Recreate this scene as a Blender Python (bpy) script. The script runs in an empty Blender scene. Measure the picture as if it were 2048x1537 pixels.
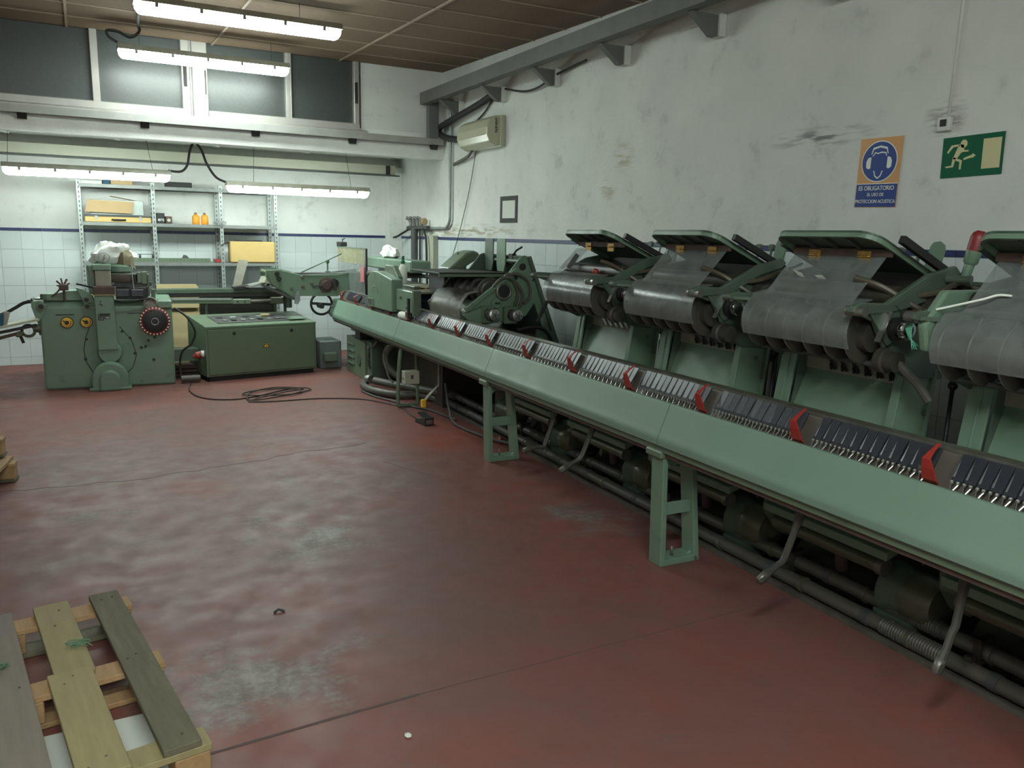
import bpy, bmesh, math, random
from mathutils import Vector, Matrix, Euler
random.seed(7)
sc = bpy.context.scene
COL = sc.collection
PI = math.pi
# ------------------------------------------------------------------ camera
YAW, PIT, ROL, FPX, HCAM = math.radians(28.059), math.radians(10.383), math.radians(1.2735), 1602.5, 1.6
fw = Vector((math.sin(YAW)*math.cos(PIT), math.cos(YAW)*math.cos(PIT), -math.sin(PIT)))
r0 = Vector((math.cos(YAW), -math.sin(YAW), 0)); u0 = r0.cross(fw)
rr = math.cos(ROL)*r0 + math.sin(ROL)*u0; uu = -math.sin(ROL)*r0 + math.cos(ROL)*u0
cam_d = bpy.data.cameras.new('camera'); cam = bpy.data.objects.new('camera', cam_d); COL.objects.link(cam)
m = Matrix((( rr.x, uu.x, -fw.x, 0), (rr.y, uu.y, -fw.y, 0), (rr.z, uu.z, -fw.z, HCAM), (0, 0, 0, 1)))
cam.matrix_world = m
cam_d.sensor_width = 36; cam_d.lens = 36*FPX/2048; cam_d.clip_start = 0.05
sc.camera = cam
# ------------------------------------------------------------------ world, exposure
sc.view_settings.view_transform = 'Standard'; sc.view_settings.look = 'None'
sc.view_settings.gamma = 1; sc.view_settings.use_curve_mapping = False
sc.view_settings.exposure = 0.5
LAMP_STRENGTH = 32.0
w = bpy.data.worlds.new('world'); sc.world = w; w.use_nodes = True
w.node_tree.nodes['Background'].inputs[0].default_value = (0.5, 0.56, 0.54, 1)
w.node_tree.nodes['Background'].inputs[1].default_value = 0.05
# ------------------------------------------------------------------ materials
def mat(name, col, rough=0.6, metal=0.0, col2=None, scale=8.0, amt=0.5, bump=0.0, bscale=60.0, spec=0.5, coat=0.0,
        rvar=0.0, grime=None, gscale=3.0, gth=0.55, objrand=0.0, emis=None, estr=0.0, alpha=1.0, stretch=None, trans=0.0):
    mt = bpy.data.materials.new(name); mt.use_nodes = True
    nt = mt.node_tree; N = nt.nodes; L = nt.links; b = N['Principled BSDF']
    b.inputs['Base Color'].default_value = (*col, 1); b.inputs['Roughness'].default_value = rough
    b.inputs['Metallic'].default_value = metal; b.inputs['Specular IOR Level'].default_value = spec
    b.inputs['Coat Weight'].default_value = coat; b.inputs['Coat Roughness'].default_value = 0.25
    b.inputs['Alpha'].default_value = alpha; b.inputs['Transmission Weight'].default_value = trans
    if emis: b.inputs['Emission Color'].default_value = (*emis, 1); b.inputs['Emission Strength'].default_value = estr
    tc = N.new('ShaderNodeTexCoord'); vec = tc.outputs['Object']
    if stretch:
        mp = N.new('ShaderNodeMapping'); mp.inputs['Scale'].default_value = stretch
        L.new(vec, mp.inputs['Vector']); vec = mp.outputs['Vector']
    cur = None
    def noise(s, d=3.0, r=0.6):
        n = N.new('ShaderNodeTexNoise'); n.inputs['Scale'].default_value = s; n.inputs['Detail'].default_value = d
        n.inputs['Roughness'].default_value = r; L.new(vec, n.inputs['Vector']); return n
    def ramp(src, a, bb):
        rp = N.new('ShaderNodeMapRange'); rp.inputs['From Min'].default_value = a; rp.inputs['From Max'].default_value = bb
        L.new(src, rp.inputs['Value']); return rp.outputs['Result']
    def mix(fac, a, c):
        mx = N.new('ShaderNodeMix'); mx.data_type = 'RGBA'
        if isinstance(fac, float): mx.inputs[0].default_value = fac
        else: L.new(fac, mx.inputs[0])
        for i, v in ((6, a), (7, c)):
            if isinstance(v, tuple): mx.inputs[i].default_value = (*v[:3], 1)
            else: L.new(v, mx.inputs[i])
        return mx.outputs[2]
    if col2 is not None:
        n = noise(scale); cur = mix(ramp(n.outputs['Fac'], 0.5-amt*0.5, 0.5+amt*0.5), col, col2)
    if grime is not None:
        n = noise(gscale, 6.0, 0.7); cur = mix(ramp(n.outputs['Fac'], gth, gth+0.2), cur if cur else tuple(col), grime)
    if objrand:
        oi = N.new('ShaderNodeObjectInfo'); hs = N.new('ShaderNodeHueSaturation')
        rp = N.new('ShaderNodeMapRange'); rp.inputs['To Min'].default_value = 1-objrand; rp.inputs['To Max'].default_value = 1+objrand
        L.new(oi.outputs['Random'], rp.inputs['Value']); L.new(rp.outputs['Result'], hs.inputs['Value'])
        if cur: L.new(cur, hs.inputs['Color'])
        else: hs.inputs['Color'].default_value = (*col, 1)
        cur = hs.outputs['Color']
    if cur: L.new(cur, b.inputs['Base Color'])
    if rvar:
        n = noise(scale*1.7+1); rp = N.new('ShaderNodeMapRange'); rp.inputs['To Min'].default_value = rough-rvar; rp.inputs['To Max'].default_value = rough+rvar
        rp.inputs['From Min'].default_value = 0.3; rp.inputs['From Max'].default_value = 0.7
        L.new(n.outputs['Fac'], rp.inputs['Value']); L.new(rp.outputs['Result'], b.inputs['Roughness'])
    if bump:
        n = noise(bscale, 2.0); bp = N.new('ShaderNodeBump'); bp.inputs['Strength'].default_value = bump; bp.inputs['Distance'].default_value = 0.01
        L.new(n.outputs['Fac'], bp.inputs['Height']); L.new(bp.outputs['Normal'], b.inputs['Normal'])
    return mt
M = {}
def mk(k, *a, **kw): M[k] = mat(k, *a, **kw); return M[k]
mk('plaster', (0.69,0.70,0.665), 0.9, col2=(0.61,0.625,0.595), scale=2.5, amt=0.4, bump=0.35, bscale=30, grime=(0.46,0.475,0.45), gscale=5, gth=0.58)
mk('light_steel', (0.36,0.36,0.335), 0.5, col2=(0.28,0.28,0.26), scale=6, amt=0.5)
mk('lintel_plaster', (0.78,0.78,0.75), 0.85, col2=(0.68,0.68,0.65), scale=4, amt=0.4, bump=0.3, bscale=40, grime=(0.5,0.5,0.46), gscale=7, gth=0.62)
mk('tile', (0.58,0.63,0.63), 0.22, col2=(0.52,0.58,0.58), scale=1.5, amt=0.6, objrand=0.035, bump=0.04, bscale=12)
mk('grout', (0.40,0.43,0.41), 0.95)
mk('blue_tile', (0.015,0.022,0.10), 0.4, col2=(0.03,0.038,0.12), scale=30, amt=0.3, objrand=0.1)
mk('cork', (0.23,0.152,0.098), 0.95, col2=(0.15,0.104,0.068), scale=90, amt=0.5, objrand=0.10, bump=0.3, bscale=150)
mk('tbar', (0.34,0.26,0.19), 0.6)
mk('aluminium', (0.42,0.40,0.37), 0.42, metal=0.35, col2=(0.36,0.345,0.32), scale=6, amt=0.5)
mk('dark_glass', (0.040,0.046,0.043), 0.38, col2=(0.052,0.058,0.054), scale=40, amt=0.4, spec=0.6)
mk('black', (0.012,0.012,0.012), 0.5)
mk('rubber', (0.02,0.02,0.018), 0.7)
mk('steel_paint', (0.15,0.155,0.145), 0.6, col2=(0.115,0.12,0.11), scale=5, amt=0.4)
mk('rust_dark', (0.055,0.035,0.03), 0.7, col2=(0.09,0.05,0.04), scale=15, amt=0.4)
mk('green', (0.150,0.230,0.160), 0.36, col2=(0.118,0.186,0.130), scale=3, amt=0.7, bump=0.12, bscale=220, rvar=0.08, grime=(0.065,0.085,0.058), gscale=6, gth=0.60)
mk('tray_green', (0.175,0.262,0.200), 0.36, col2=(0.150,0.230,0.172), scale=2, amt=0.7, bump=0.10, bscale=260, rvar=0.07, grime=(0.10,0.15,0.10), gscale=5, gth=0.62)
mk('dark_green', (0.085,0.125,0.090), 0.42, col2=(0.055,0.08,0.058), scale=4, amt=0.7, grime=(0.02,0.02,0.015), gscale=7, gth=0.6)
mk('box_green', (0.125,0.165,0.108), 0.4, col2=(0.10,0.14,0.092), scale=2, amt=0.7, grime=(0.05,0.058,0.04), gscale=4, gth=0.62)
mk('oily', (0.085,0.092,0.062), 0.36, col2=(0.13,0.135,0.09), scale=9, amt=0.5, metal=0.3)
mk('oily_black', (0.024,0.023,0.019), 0.42, col2=(0.045,0.04,0.03), scale=12, amt=0.5)
mk('sump', (0.060,0.054,0.044), 0.5, col2=(0.10,0.082,0.066), scale=6, amt=0.5)
mk('hose', (0.070,0.069,0.058), 0.45, col2=(0.095,0.085,0.07), scale=10, amt=0.5)
mk('drum_dark', (0.028,0.027,0.023), 0.5, col2=(0.05,0.045,0.036), scale=9, amt=0.6)
mk('steel', (0.42,0.42,0.40), 0.35, metal=0.85, col2=(0.3,0.3,0.28), scale=15, amt=0.5)
mk('chrome', (0.75,0.75,0.75), 0.15, metal=1.0)
mk('worn_steel', (0.22,0.215,0.19), 0.45, metal=0.6, col2=(0.10,0.09,0.075), scale=10, amt=0.6)
mk('plate_black', (0.020,0.023,0.032), 0.33, col2=(0.03,0.034,0.042), scale=20, amt=0.5, spec=0.5)
mk('red', (0.33,0.030,0.022), 0.42, col2=(0.25,0.025,0.02), scale=8, amt=0.5)
mk('red_dark', (0.20,0.02,0.02), 0.45)
mk('brass', (0.45,0.27,0.07), 0.4, metal=0.7, col2=(0.25,0.14,0.04), scale=60, amt=0.4)
mk('galv', (0.36,0.39,0.37), 0.45, metal=0.5, col2=(0.25,0.28,0.265), scale=14, amt=0.5)
mk('shelf_grey', (0.22,0.235,0.225), 0.5, metal=0.3, col2=(0.17,0.18,0.17), scale=10, amt=0.4)
mk('cardboard', (0.42,0.30,0.16), 0.9, col2=(0.36,0.25,0.13), scale=5, amt=0.5)
mk('yellow_box', (0.52,0.37,0.14), 0.6, col2=(0.45,0.31,0.11), scale=4, amt=0.5, grime=(0.2,0.13,0.05), gscale=12, gth=0.66)
mk('orange', (0.75,0.30,0.02), 0.5)
mk('plywood', (0.42,0.34,0.18), 0.7, col2=(0.37,0.30,0.16), scale=3, amt=0.5)
mk('white_plastic', (0.70,0.72,0.68), 0.45)
mk('cream', (0.44,0.43,0.30), 0.28, col2=(0.40,0.39,0.27), scale=3, amt=0.4, coat=0.3)
mk('grey_cream', (0.38,0.38,0.30), 0.5)
mk('bag', (0.60,0.62,0.58), 0.55)
mk('brown_tube', (0.075,0.062,0.042), 0.45, col2=(0.05,0.043,0.03), scale=12, amt=0.5)
mk('khaki', (0.20,0.17,0.10), 0.85, col2=(0.15,0.13,0.08), scale=10, amt=0.5)
mk('yellow', (0.70,0.42,0.03), 0.45)
mk('wood', (0.42,0.26,0.125), 0.75, col2=(0.27,0.16,0.075), scale=3.0, amt=0.6, stretch=(1.0,12,12), objrand=0.12, bump=0.2, bscale=40, grime=(0.17,0.13,0.08), gscale=5, gth=0.6)
mk('old_wood', (0.16,0.145,0.09), 0.8, col2=(0.085,0.077,0.05), scale=4, amt=0.7, stretch=(1.0,10,10), objrand=0.1, bump=0.3, bscale=50, grime=(0.04,0.05,0.04), gscale=7, gth=0.6)
mk('khaki_wood', (0.30,0.25,0.12), 0.75, col2=(0.20,0.165,0.08), scale=4, amt=0.7, stretch=(1.0,10,10), objrand=0.12, bump=0.25, bscale=50, grime=(0.10,0.10,0.05), gscale=9, gth=0.62)
mk('wood_knot', (0.09,0.05,0.03), 0.8)
mk('cord', (0.03,0.017,0.013), 0.6)
mk('blue', (0.02,0.05,0.24), 0.35)
mk('sign_white', (0.75,0.78,0.72), 0.4)
mk('sign_orange', (0.62,0.33,0.13), 0.32)
mk('sign_green', (0.008,0.11,0.055), 0.22, bump=0.6, bscale=9)
mk('sign_cream', (0.62,0.58,0.33), 0.35)
mk('pink', (0.45,0.16,0.17), 0.6)
mk('paper', (0.62,0.64,0.58), 0.8)
mk('blue_cloth', (0.02,0.07,0.12), 0.8)
mk('dark_grey', (0.06,0.062,0.06), 0.55)
mk('grey_blue', (0.13,0.155,0.155), 0.6)
mk('foil', (0.6,0.6,0.55), 0.3, metal=0.6)
mk('green_thread', (0.10,0.36,0.25), 0.7)
mk('twine', (0.10,0.20,0.12), 0.8)
mk('bottle_green', (0.01,0.12,0.06), 0.4)
mk('lamp_body', (0.30,0.30,0.25), 0.6, col2=(0.22,0.2,0.15), scale=9, amt=0.5)
mk('lamp_tube', (1,1,1), 0.4, emis=(0.86,1.0,0.93), estr=LAMP_STRENGTH)
mk('lamp_tube_strong', (1,1,1), 0.4, emis=(0.90,1.0,0.95), estr=LAMP_STRENGTH*2.25)  # stronger emission for the two unseen lamps, raised to brighten the near end
def acrylic(name, tint, a, rough, spec=0.8):
    mt = bpy.data.materials.new(name); mt.use_nodes = True; nt = mt.node_tree; N = nt.nodes; L = nt.links
    b = N['Principled BSDF']; b.inputs['Base Color'].default_value = (*tint, 1); b.inputs['Roughness'].default_value = rough
    b.inputs['Specular IOR Level'].default_value = spec
    tc = N.new('ShaderNodeTexCoord'); n = N.new('ShaderNodeTexNoise'); n.inputs['Scale'].default_value = 7; n.inputs['Detail'].default_value = 8
    n.inputs['Distortion'].default_value = 1.5
    L.new(tc.outputs['Object'], n.inputs['Vector'])
    mr = N.new('ShaderNodeMapRange'); mr.inputs['From Min'].default_value = 0.35; mr.inputs['From Max'].default_value = 0.7
    mr.inputs['To Min'].default_value = a-0.12; mr.inputs['To Max'].default_value = a+0.15
    L.new(n.outputs['Fac'], mr.inputs['Value']); L.new(mr.outputs['Result'], b.inputs['Alpha'])
    M[name] = mt
acrylic('acrylic', (0.22,0.24,0.23), 0.42, 0.24)
acrylic('acrylic_clear', (0.22,0.24,0.22), 0.30, 0.15)
acrylic('acrylic_yellow', (0.30,0.28,0.12), 0.5, 0.4)
mk('grey_wood', (0.24,0.20,0.16), 0.8, col2=(0.17,0.145,0.12), scale=4, amt=0.7, stretch=(1.0,10,10), objrand=0.08, bump=0.25, bscale=50, grime=(0.12,0.11,0.09), gscale=6, gth=0.62)
acrylic('acrylic_brown', (0.20,0.185,0.16), 0.40, 0.5, 0.35)
mk('joint', (0.085,0.055,0.05), 0.8)
# floor: red paint worn to grey in patches
def floor_material():
    mt = bpy.data.materials.new('floor_paint'); mt.use_nodes = True; nt = mt.node_tree; N = nt.nodes; L = nt.links
    b = N['Principled BSDF']; b.inputs['Specular IOR Level'].default_value = 0.32; tc = N.new('ShaderNodeTexCoord'); V = tc.outputs['Object']
    def noise(s, d=5, r=0.6, dist=0.0):
        n = N.new('ShaderNodeTexNoise'); n.inputs['Scale'].default_value = s; n.inputs['Detail'].default_value = d
        n.inputs['Roughness'].default_value = r; n.inputs['Distortion'].default_value = dist; L.new(V, n.inputs['Vector']); return n.outputs['Fac']
    def rng(v, a, c, lo=0.0, hi=1.0):
        q = N.new('ShaderNodeMapRange'); q.inputs['From Min'].default_value = a; q.inputs['From Max'].default_value = c
        q.inputs['To Min'].default_value = lo; q.inputs['To Max'].default_value = hi; L.new(v, q.inputs['Value']); return q.outputs['Result']
    def math_(op, a, c):
        q = N.new('ShaderNodeMath'); q.operation = op; q.use_clamp = (op != 'MULTIPLY' or True)
        for i, v in enumerate((a, c)):
            if isinstance(v, (int, float)): q.inputs[i].default_value = v
            else: L.new(v, q.inputs[i])
        return q.outputs[0]
    def mix(f, a, c):
        mx = N.new('ShaderNodeMix'); mx.data_type = 'RGBA'; L.new(f, mx.inputs[0])
        for i, v in ((6, a), (7, c)):
            if isinstance(v, tuple): mx.inputs[i].default_value = (*v, 1)
            else: L.new(v, mx.inputs[i])
        return mx.outputs[2]
    base = mix(rng(noise(1.1), 0.38, 0.62), (0.185,0.064,0.053), (0.145,0.074,0.065))
    base = mix(rng(noise(0.55, 3), 0.52, 0.66), base, (0.215,0.056,0.038))
    # worn patches
    acc = None
    for (px, py, rx, ry, st) in ((0.95,4.1,0.55,0.75,0.6), (0.40,2.75,0.62,0.5,0.85), (2.5,3.7,0.35,0.45,0.75), (2.3,2.75,0.5,0.4,0.3), (-0.2,4.8,0.6,0.8,0.4), (0.2,3.6,0.5,0.5,0.25)):
        mp = N.new('ShaderNodeMapping'); mp.inputs['Location'].default_value = (-px/rx, -py/ry, 0); mp.inputs['Scale'].default_value = (1/rx, 1/ry, 0)
        L.new(V, mp.inputs['Vector']); ln = N.new('ShaderNodeVectorMath'); ln.operation = 'LENGTH'; L.new(mp.outputs[0], ln.inputs[0])
        g = rng(ln.outputs['Value'], 1.3, 0.0, 0, st)
        acc = g if acc is None else math_('MAXIMUM', acc, g)
    wear = math_('ADD', acc, rng(noise(3.2, 9, 0.72), 0.35, 0.75, -0.45, 0.45))
    wear = rng(wear, 0.28, 0.75)
    blot = rng(noise(3.1, 12, 0.78, 1.6), 0.46, 0.70, 0, 0.5)
    base = mix(blot, base, (0.130,0.082,0.072))
    col = mix(wear, base, (0.122,0.096,0.084))
    fine = rng(noise(26, 6, 0.7), 0.42, 0.62)
    wf = math_('MULTIPLY', wear, fine)
    col = mix(wf, col, (0.215,0.188,0.165))
    dirt = rng(noise(1.7, 8, 0.7, 0.6), 0.58, 0.74, 0, 0.55)
    col = mix(dirt, col, (0.085,0.066,0.060))
    L.new(col, b.inputs['Base Color'])
    L.new(rng(noise(6, 6), 0.3, 0.7, 0.40, 0.62), b.inputs['Roughness'])
    bp = N.new('ShaderNodeBump'); bp.inputs['Strength'].default_value = 0.05; bp.inputs['Distance'].default_value = 0.003
    L.new(noise(24, 6), bp.inputs['Height']); L.new(bp.outputs['Normal'], b.inputs['Normal'])
    M['floor'] = mt
floor_material()
def tint_wall_scuffs():
    # dark rubbed marks above the right-hand signs, part of the plaster itself
    mt = M['plaster'].copy(); mt.name = 'plaster_scuffed'; nt = mt.node_tree; N = nt.nodes; L = nt.links
    b = N['Principled BSDF']; src = b.inputs['Base Color'].links[0].from_socket
    tc = N.new('ShaderNodeTexCoord')
    for (y, z, ry, rz, colr) in ((3.55,2.23,0.42,0.07,(0.22,0.23,0.22)), (5.55,2.27,0.16,0.13,(0.42,0.40,0.28)), (5.75,2.02,0.14,0.09,(0.42,0.40,0.28)), (9.0,1.66,2.3,0.09,(0.34,0.31,0.22)), (2.75,2.25,0.12,0.12,(0.2,0.2,0.19))):
        mp = N.new('ShaderNodeMapping'); mp.inputs['Location'].default_value = (0, -y/ry, -z/rz); mp.inputs['Scale'].default_value = (0, 1/ry, 1/rz)
        L.new(tc.outputs['Object'], mp.inputs['Vector'])
        ln = N.new('ShaderNodeVectorMath'); ln.operation = 'LENGTH'; L.new(mp.outputs[0], ln.inputs[0])
        n = N.new('ShaderNodeTexNoise'); n.inputs['Scale'].default_value = 9; n.inputs['Detail'].default_value = 6
        m2 = N.new('ShaderNodeMapping'); m2.inputs['Scale'].default_value = (1, 0.6, 4); L.new(tc.outputs['Object'], m2.inputs['Vector']); L.new(m2.outputs[0], n.inputs['Vector'])
        a = N.new('ShaderNodeMapRange'); a.inputs['From Min'].default_value = 1.1; a.inputs['From Max'].default_value = 0.2; L.new(ln.outputs['Value'], a.inputs['Value'])
        c = N.new('ShaderNodeMapRange'); c.inputs['From Min'].default_value = 0.45; c.inputs['From Max'].default_value = 0.6; L.new(n.outputs['Fac'], c.inputs['Value'])
        mm = N.new('ShaderNodeMath'); mm.operation = 'MULTIPLY'; L.new(a.outputs[0], mm.inputs[0]); L.new(c.outputs[0], mm.inputs[1])
        mx = N.new('ShaderNodeMix'); mx.data_type = 'RGBA'; L.new(mm.outputs[0], mx.inputs[0]); L.new(src, mx.inputs[6]); mx.inputs[7].default_value = (*colr, 1)
        src = mx.outputs[2]
    L.new(src, b.inputs['Base Color']); M['plaster_r'] = mt
tint_wall_scuffs()
# ------------------------------------------------------------------ mesh helpers
class MB:
    def __init__(s): s.v = []; s.f = []; s.sm = []
    def add(s, vs, fs, sm=False):
        o = len(s.v); s.v += [tuple(v) for v in vs]
        for f in fs: s.f.append(tuple(i+o for i in f))
        s.sm += (sm if isinstance(sm, list) else [sm]*len(fs)); return s
    def box(s, x0, x1, y0, y1, z0, z1):
        vs = [(x,y,z) for z in (z0,z1) for y in (y0,y1) for x in (x0,x1)]
        return s.add(vs, [(0,2,3,1),(4,5,7,6),(0,1,5,4),(2,6,7,3),(0,4,6,2),(1,3,7,5)])
    def cbox(s, x0, x1, y0, y1, z0, z1, c=0.008):
        # box with chamfered edges (octagonal section both ways)
        c = min(c, (x1-x0)*.45, (y1-y0)*.45, (z1-z0)*.45)
        vs = []; fs = []
        def ring(i, z): return [(x0+i,y0+c,z),(x0+c,y0+i,z),(x1-c,y0+i,z),(x1-i,y0+c,z),(x1-i,y1-c,z),(x1-c,y1-i,z),(x0+c,y1-i,z),(x0+i,y1-c,z)]
        for (i, z) in ((c,z0),(0,z0+c),(0,z1-c),(c,z1)): vs += ring(i, z) if i == 0 else [(x0+c,y0+c,z),(x0+c,y0+c,z),(x1-c,y0+c,z),(x1-c,y0+c,z),(x1-c,y1-c,z),(x1-c,y1-c,z),(x0+c,y1-c,z),(x0+c,y1-c,z)]
        for k in range(3):
            for i in range(8):
                j = (i+1) % 8; fs.append((k*8+i, k*8+j, k*8+8+j, k*8+8+i))
        fs.append((7,5,3,1)); fs.append((25,27,29,31))
        return s.add(vs, fs)
    def ext(s, poly, ax, a, b):
        n = len(poly)
        def P(p, t): return {'x': (t,p[0],p[1]), 'y': (p[0],t,p[1]), 'z': (p[0],p[1],t)}[ax]
        vs = [P(p,a) for p in poly]+[P(p,b) for p in poly]
        fs = [tuple(range(n))[::-1], tuple(range(n,2*n))]+[(i,(i+1)%n,(i+1)%n+n,i+n) for i in range(n)]
        return s.add(vs, fs)
    def cyl(s, p0, p1, r, r1=None, n=16, caps=True):
        p0 = Vector(p0); p1 = Vector(p1); r1 = r if r1 is None else r1
        d = (p1-p0).normalized(); a = Vector((0,0,1)) if abs(d.z) < 0.9 else Vector((1,0,0))
        x = d.cross(a).normalized(); y = d.cross(x); vs = []
        for (p, q) in ((p0,r),(p1,r1)):
            for i in range(n): t = 2*PI*i/n; vs.append(p+x*math.cos(t)*q+y*math.sin(t)*q)
        fs = [(i,(i+1)%n,(i+1)%n+n,i+n) for i in range(n)]; sm = [True]*n
        if caps: fs += [tuple(range(n))[::-1], tuple(range(n,2*n))]; sm += [False, False]
        return s.add(vs, fs, sm)
    def lathe(s, c, d, prof, n=20):
        c = Vector(c); d = Vector(d).normalized(); a = Vector((0,0,1)) if abs(d.z) < 0.9 else Vector((1,0,0))
        x = d.cross(a).normalized(); y = d.cross(x); vs = []; fs = []
        for (t, r) in prof:
            for i in range(n): w_ = 2*PI*i/n; vs.append(c+d*t+x*math.cos(w_)*r+y*math.sin(w_)*r)
        for k in range(len(prof)-1):
            for i in range(n): fs.append((k*n+i, k*n+(i+1)%n, (k+1)*n+(i+1)%n, (k+1)*n+i))
        sm = [True]*len(fs); fs += [tuple(range(n))[::-1], tuple(range((len(prof)-1)*n, len(prof)*n))]; sm += [False, False]
        return s.add(vs, fs, sm)
    def ball(s, c, r, n=10, sx=1, sy=1, sz=1):
        c = Vector(c); vs = [c+Vector((0,0,r*sz))]; m_ = max(4, n//2)
        for k in range(1, m_):
            t = PI*k/m_
            for i in range(n): a = 2*PI*i/n; vs.append(c+Vector((r*sx*math.sin(t)*math.cos(a), r*sy*math.sin(t)*math.sin(a), r*sz*math.cos(t))))
        vs.append(c-Vector((0,0,r*sz))); fs = [(0,1+i,1+(i+1)%n) for i in range(n)]
        for k in range(m_-2):
            for i in range(n): fs.append((1+k*n+i, 1+(k+1)*n+i, 1+(k+1)*n+(i+1)%n, 1+k*n+(i+1)%n))
        e = len(vs)-1; fs += [(e, 1+(m_-2)*n+(i+1)%n, 1+(m_-2)*n+i) for i in range(n)]
        return s.add(vs, fs, True)
    def tube(s, pts, r, n=8, caps=True, smooth=0):
        pts = [Vector(p) for p in pts]
        if smooth:
            out = []
            for i in range(len(pts)-1):
                a = pts[max(i-1,0)]; b_ = pts[i]; c = pts[i+1]; d = pts[min(i+2,len(pts)-1)]
                for k in range(smooth):
                    t = k/smooth
                    out.append(0.5*((2*b_)+(-a+c)*t+(2*a-5*b_+4*c-d)*t*t+(-a+3*b_-3*c+d)*t**3))
            out.append(pts[-1]); pts = out
        rs = r if isinstance(r, list) else [r]*len(pts)
        if isinstance(r, list) and len(r) != len(pts): rs = [r[min(len(r)-1, int(i*len(r)/len(pts)))] for i in range(len(pts))]
        d0 = (pts[1]-pts[0]).normalized(); a = Vector((0,0,1)) if abs(d0.z) < 0.9 else Vector((1,0,0)); x = d0.cross(a).normalized(); vs = []
        for i, p in enumerate(pts):
            d = (pts[min(i+1,len(pts)-1)]-pts[max(i-1,0)]).normalized()
            x = (x-d*x.dot(d)).normalized(); y = d.cross(x)
            for k in range(n): t = 2*PI*k/n; vs.append(p+x*math.cos(t)*rs[i]+y*math.sin(t)*rs[i])
        fs = [(i*n+k, i*n+(k+1)%n, (i+1)*n+(k+1)%n, (i+1)*n+k) for i in range(len(pts)-1) for k in range(n)]; sm = [True]*len(fs)
        if caps: fs += [tuple(range(n))[::-1], tuple(range((len(pts)-1)*n, len(pts)*n))]; sm += [False, False]
        return s.add(vs, fs, sm)
    def bar(s, p0, p1, w_, h, up=(0,0,1)):
        p0 = Vector(p0); p1 = Vector(p1); d = (p1-p0).normalized(); x = d.cross(Vector(up)).normalized(); y = x.cross(d)
        vs = [p+x*a*w_/2+y*b_*h/2 for p in (p0,p1) for (a,b_) in ((-1,-1),(1,-1),(1,1),(-1,1))]
        return s.add(vs, [(3,2,1,0),(4,5,6,7),(0,1,5,4),(1,2,6,5),(2,3,7,6),(3,0,4,7)])
    def sheet(s, prof, ax, a, b, th, smooth=False):
        # open profile (list of 2D points) thickened by th and extruded along ax
        n = len(prof); nor = []
        for i in range(n):
            p = Vector(prof[max(i-1,0)]); q = Vector(prof[min(i+1,n-1)]); d = (q-p).normalized(); nor.append(Vector((-d.y, d.x)))
        poly = [tuple(p) for p in prof]+[tuple(Vector(prof[i])+nor[i]*th) for i in range(n-1,-1,-1)]
        o = len(s.sm); s.ext(poly, ax, a, b)
        if smooth:
            for i in range(n-1): s.sm[o+2+i] = True; s.sm[o+2+n+i] = True
        return s
    def torus(s, c, d, R, r, n=20, k=8, a0=0, a1=2*PI):
        c = Vector(c); d = Vector(d).normalized(); a = Vector((0,0,1)) if abs(d.z) < 0.9 else Vector((1,0,0)); x = d.cross(a).normalized(); y = d.cross(x)
        full = abs(a1-a0-2*PI) < 1e-6; m_ = n if full else n+1; vs = []
        for i in range(m_):
            t = a0+(a1-a0)*i/n; e = x*math.cos(t)+y*math.sin(t)
            for j in range(k): q = 2*PI*j/k; vs.append(c+e*(R+r*math.cos(q))+d*r*math.sin(q))
        fs = [(i*k+j, i*k+(j+1)%k, ((i+1)%m_)*k+(j+1)%k, ((i+1)%m_)*k+j) for i in range(n) for j in range(k)]
        return s.add(vs, fs, True)
    def rot(s, M4):
        s.v = [tuple(M4 @ Vector(v)) for v in s.v]; return s
    def mesh(s, name, mtl):
        me = bpy.data.meshes.new(name); me.from_pydata(s.v, [], s.f); me.materials.append(M[mtl] if isinstance(mtl, str) else mtl)
        me.polygons.foreach_set('use_smooth', s.sm); 
        bm = bmesh.new(); bm.from_mesh(me); bmesh.ops.remove_doubles(bm, verts=bm.verts, dist=1e-6)
        bmesh.ops.recalc_face_normals(bm, faces=bm.faces)
        for e in bm.edges:
            if len(e.link_faces) == 2 and e.calc_face_angle(0) > 0.75: e.smooth = False
        bm.to_mesh(me); bm.free(); me.update(); return me
    def obj(s, name, mtl, parent=None, bevel=0.0):
        o = bpy.data.objects.new(name, s.mesh(name, mtl)); COL.objects.link(o)
        if parent: o.parent = parent
        if bevel:
            b = o.modifiers.new('bevel', 'BEVEL'); b.width = bevel; b.segments = 2; b.limit_method = 'ANGLE'; b.angle_limit = 0.6
        return o
def inst(me, name, parent, loc=(0,0,0), rot=(0,0,0), scale=(1,1,1)):
    o = bpy.data.objects.new(name, me); COL.objects.link(o); o.parent = parent; o.location = loc; o.rotation_euler = rot; o.scale = scale; return o
def tag(o, label, cat, group=None):
    o['label'] = label; o['category'] = cat
    if group: o['group'] = group
    return o
def struct(o): o['kind'] = 'structure'; return o
def stuff(o): o['kind'] = 'stuff'; return o
def thing(name, label, cat, loc=(0,0,0), rz=0.0, group=None):
    o = bpy.data.objects.new(name, None); COL.objects.link(o); o.location = loc; o.rotation_euler = (0,0,rz); o.empty_display_size = 0.1
    return tag(o, label, cat, group)
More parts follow.
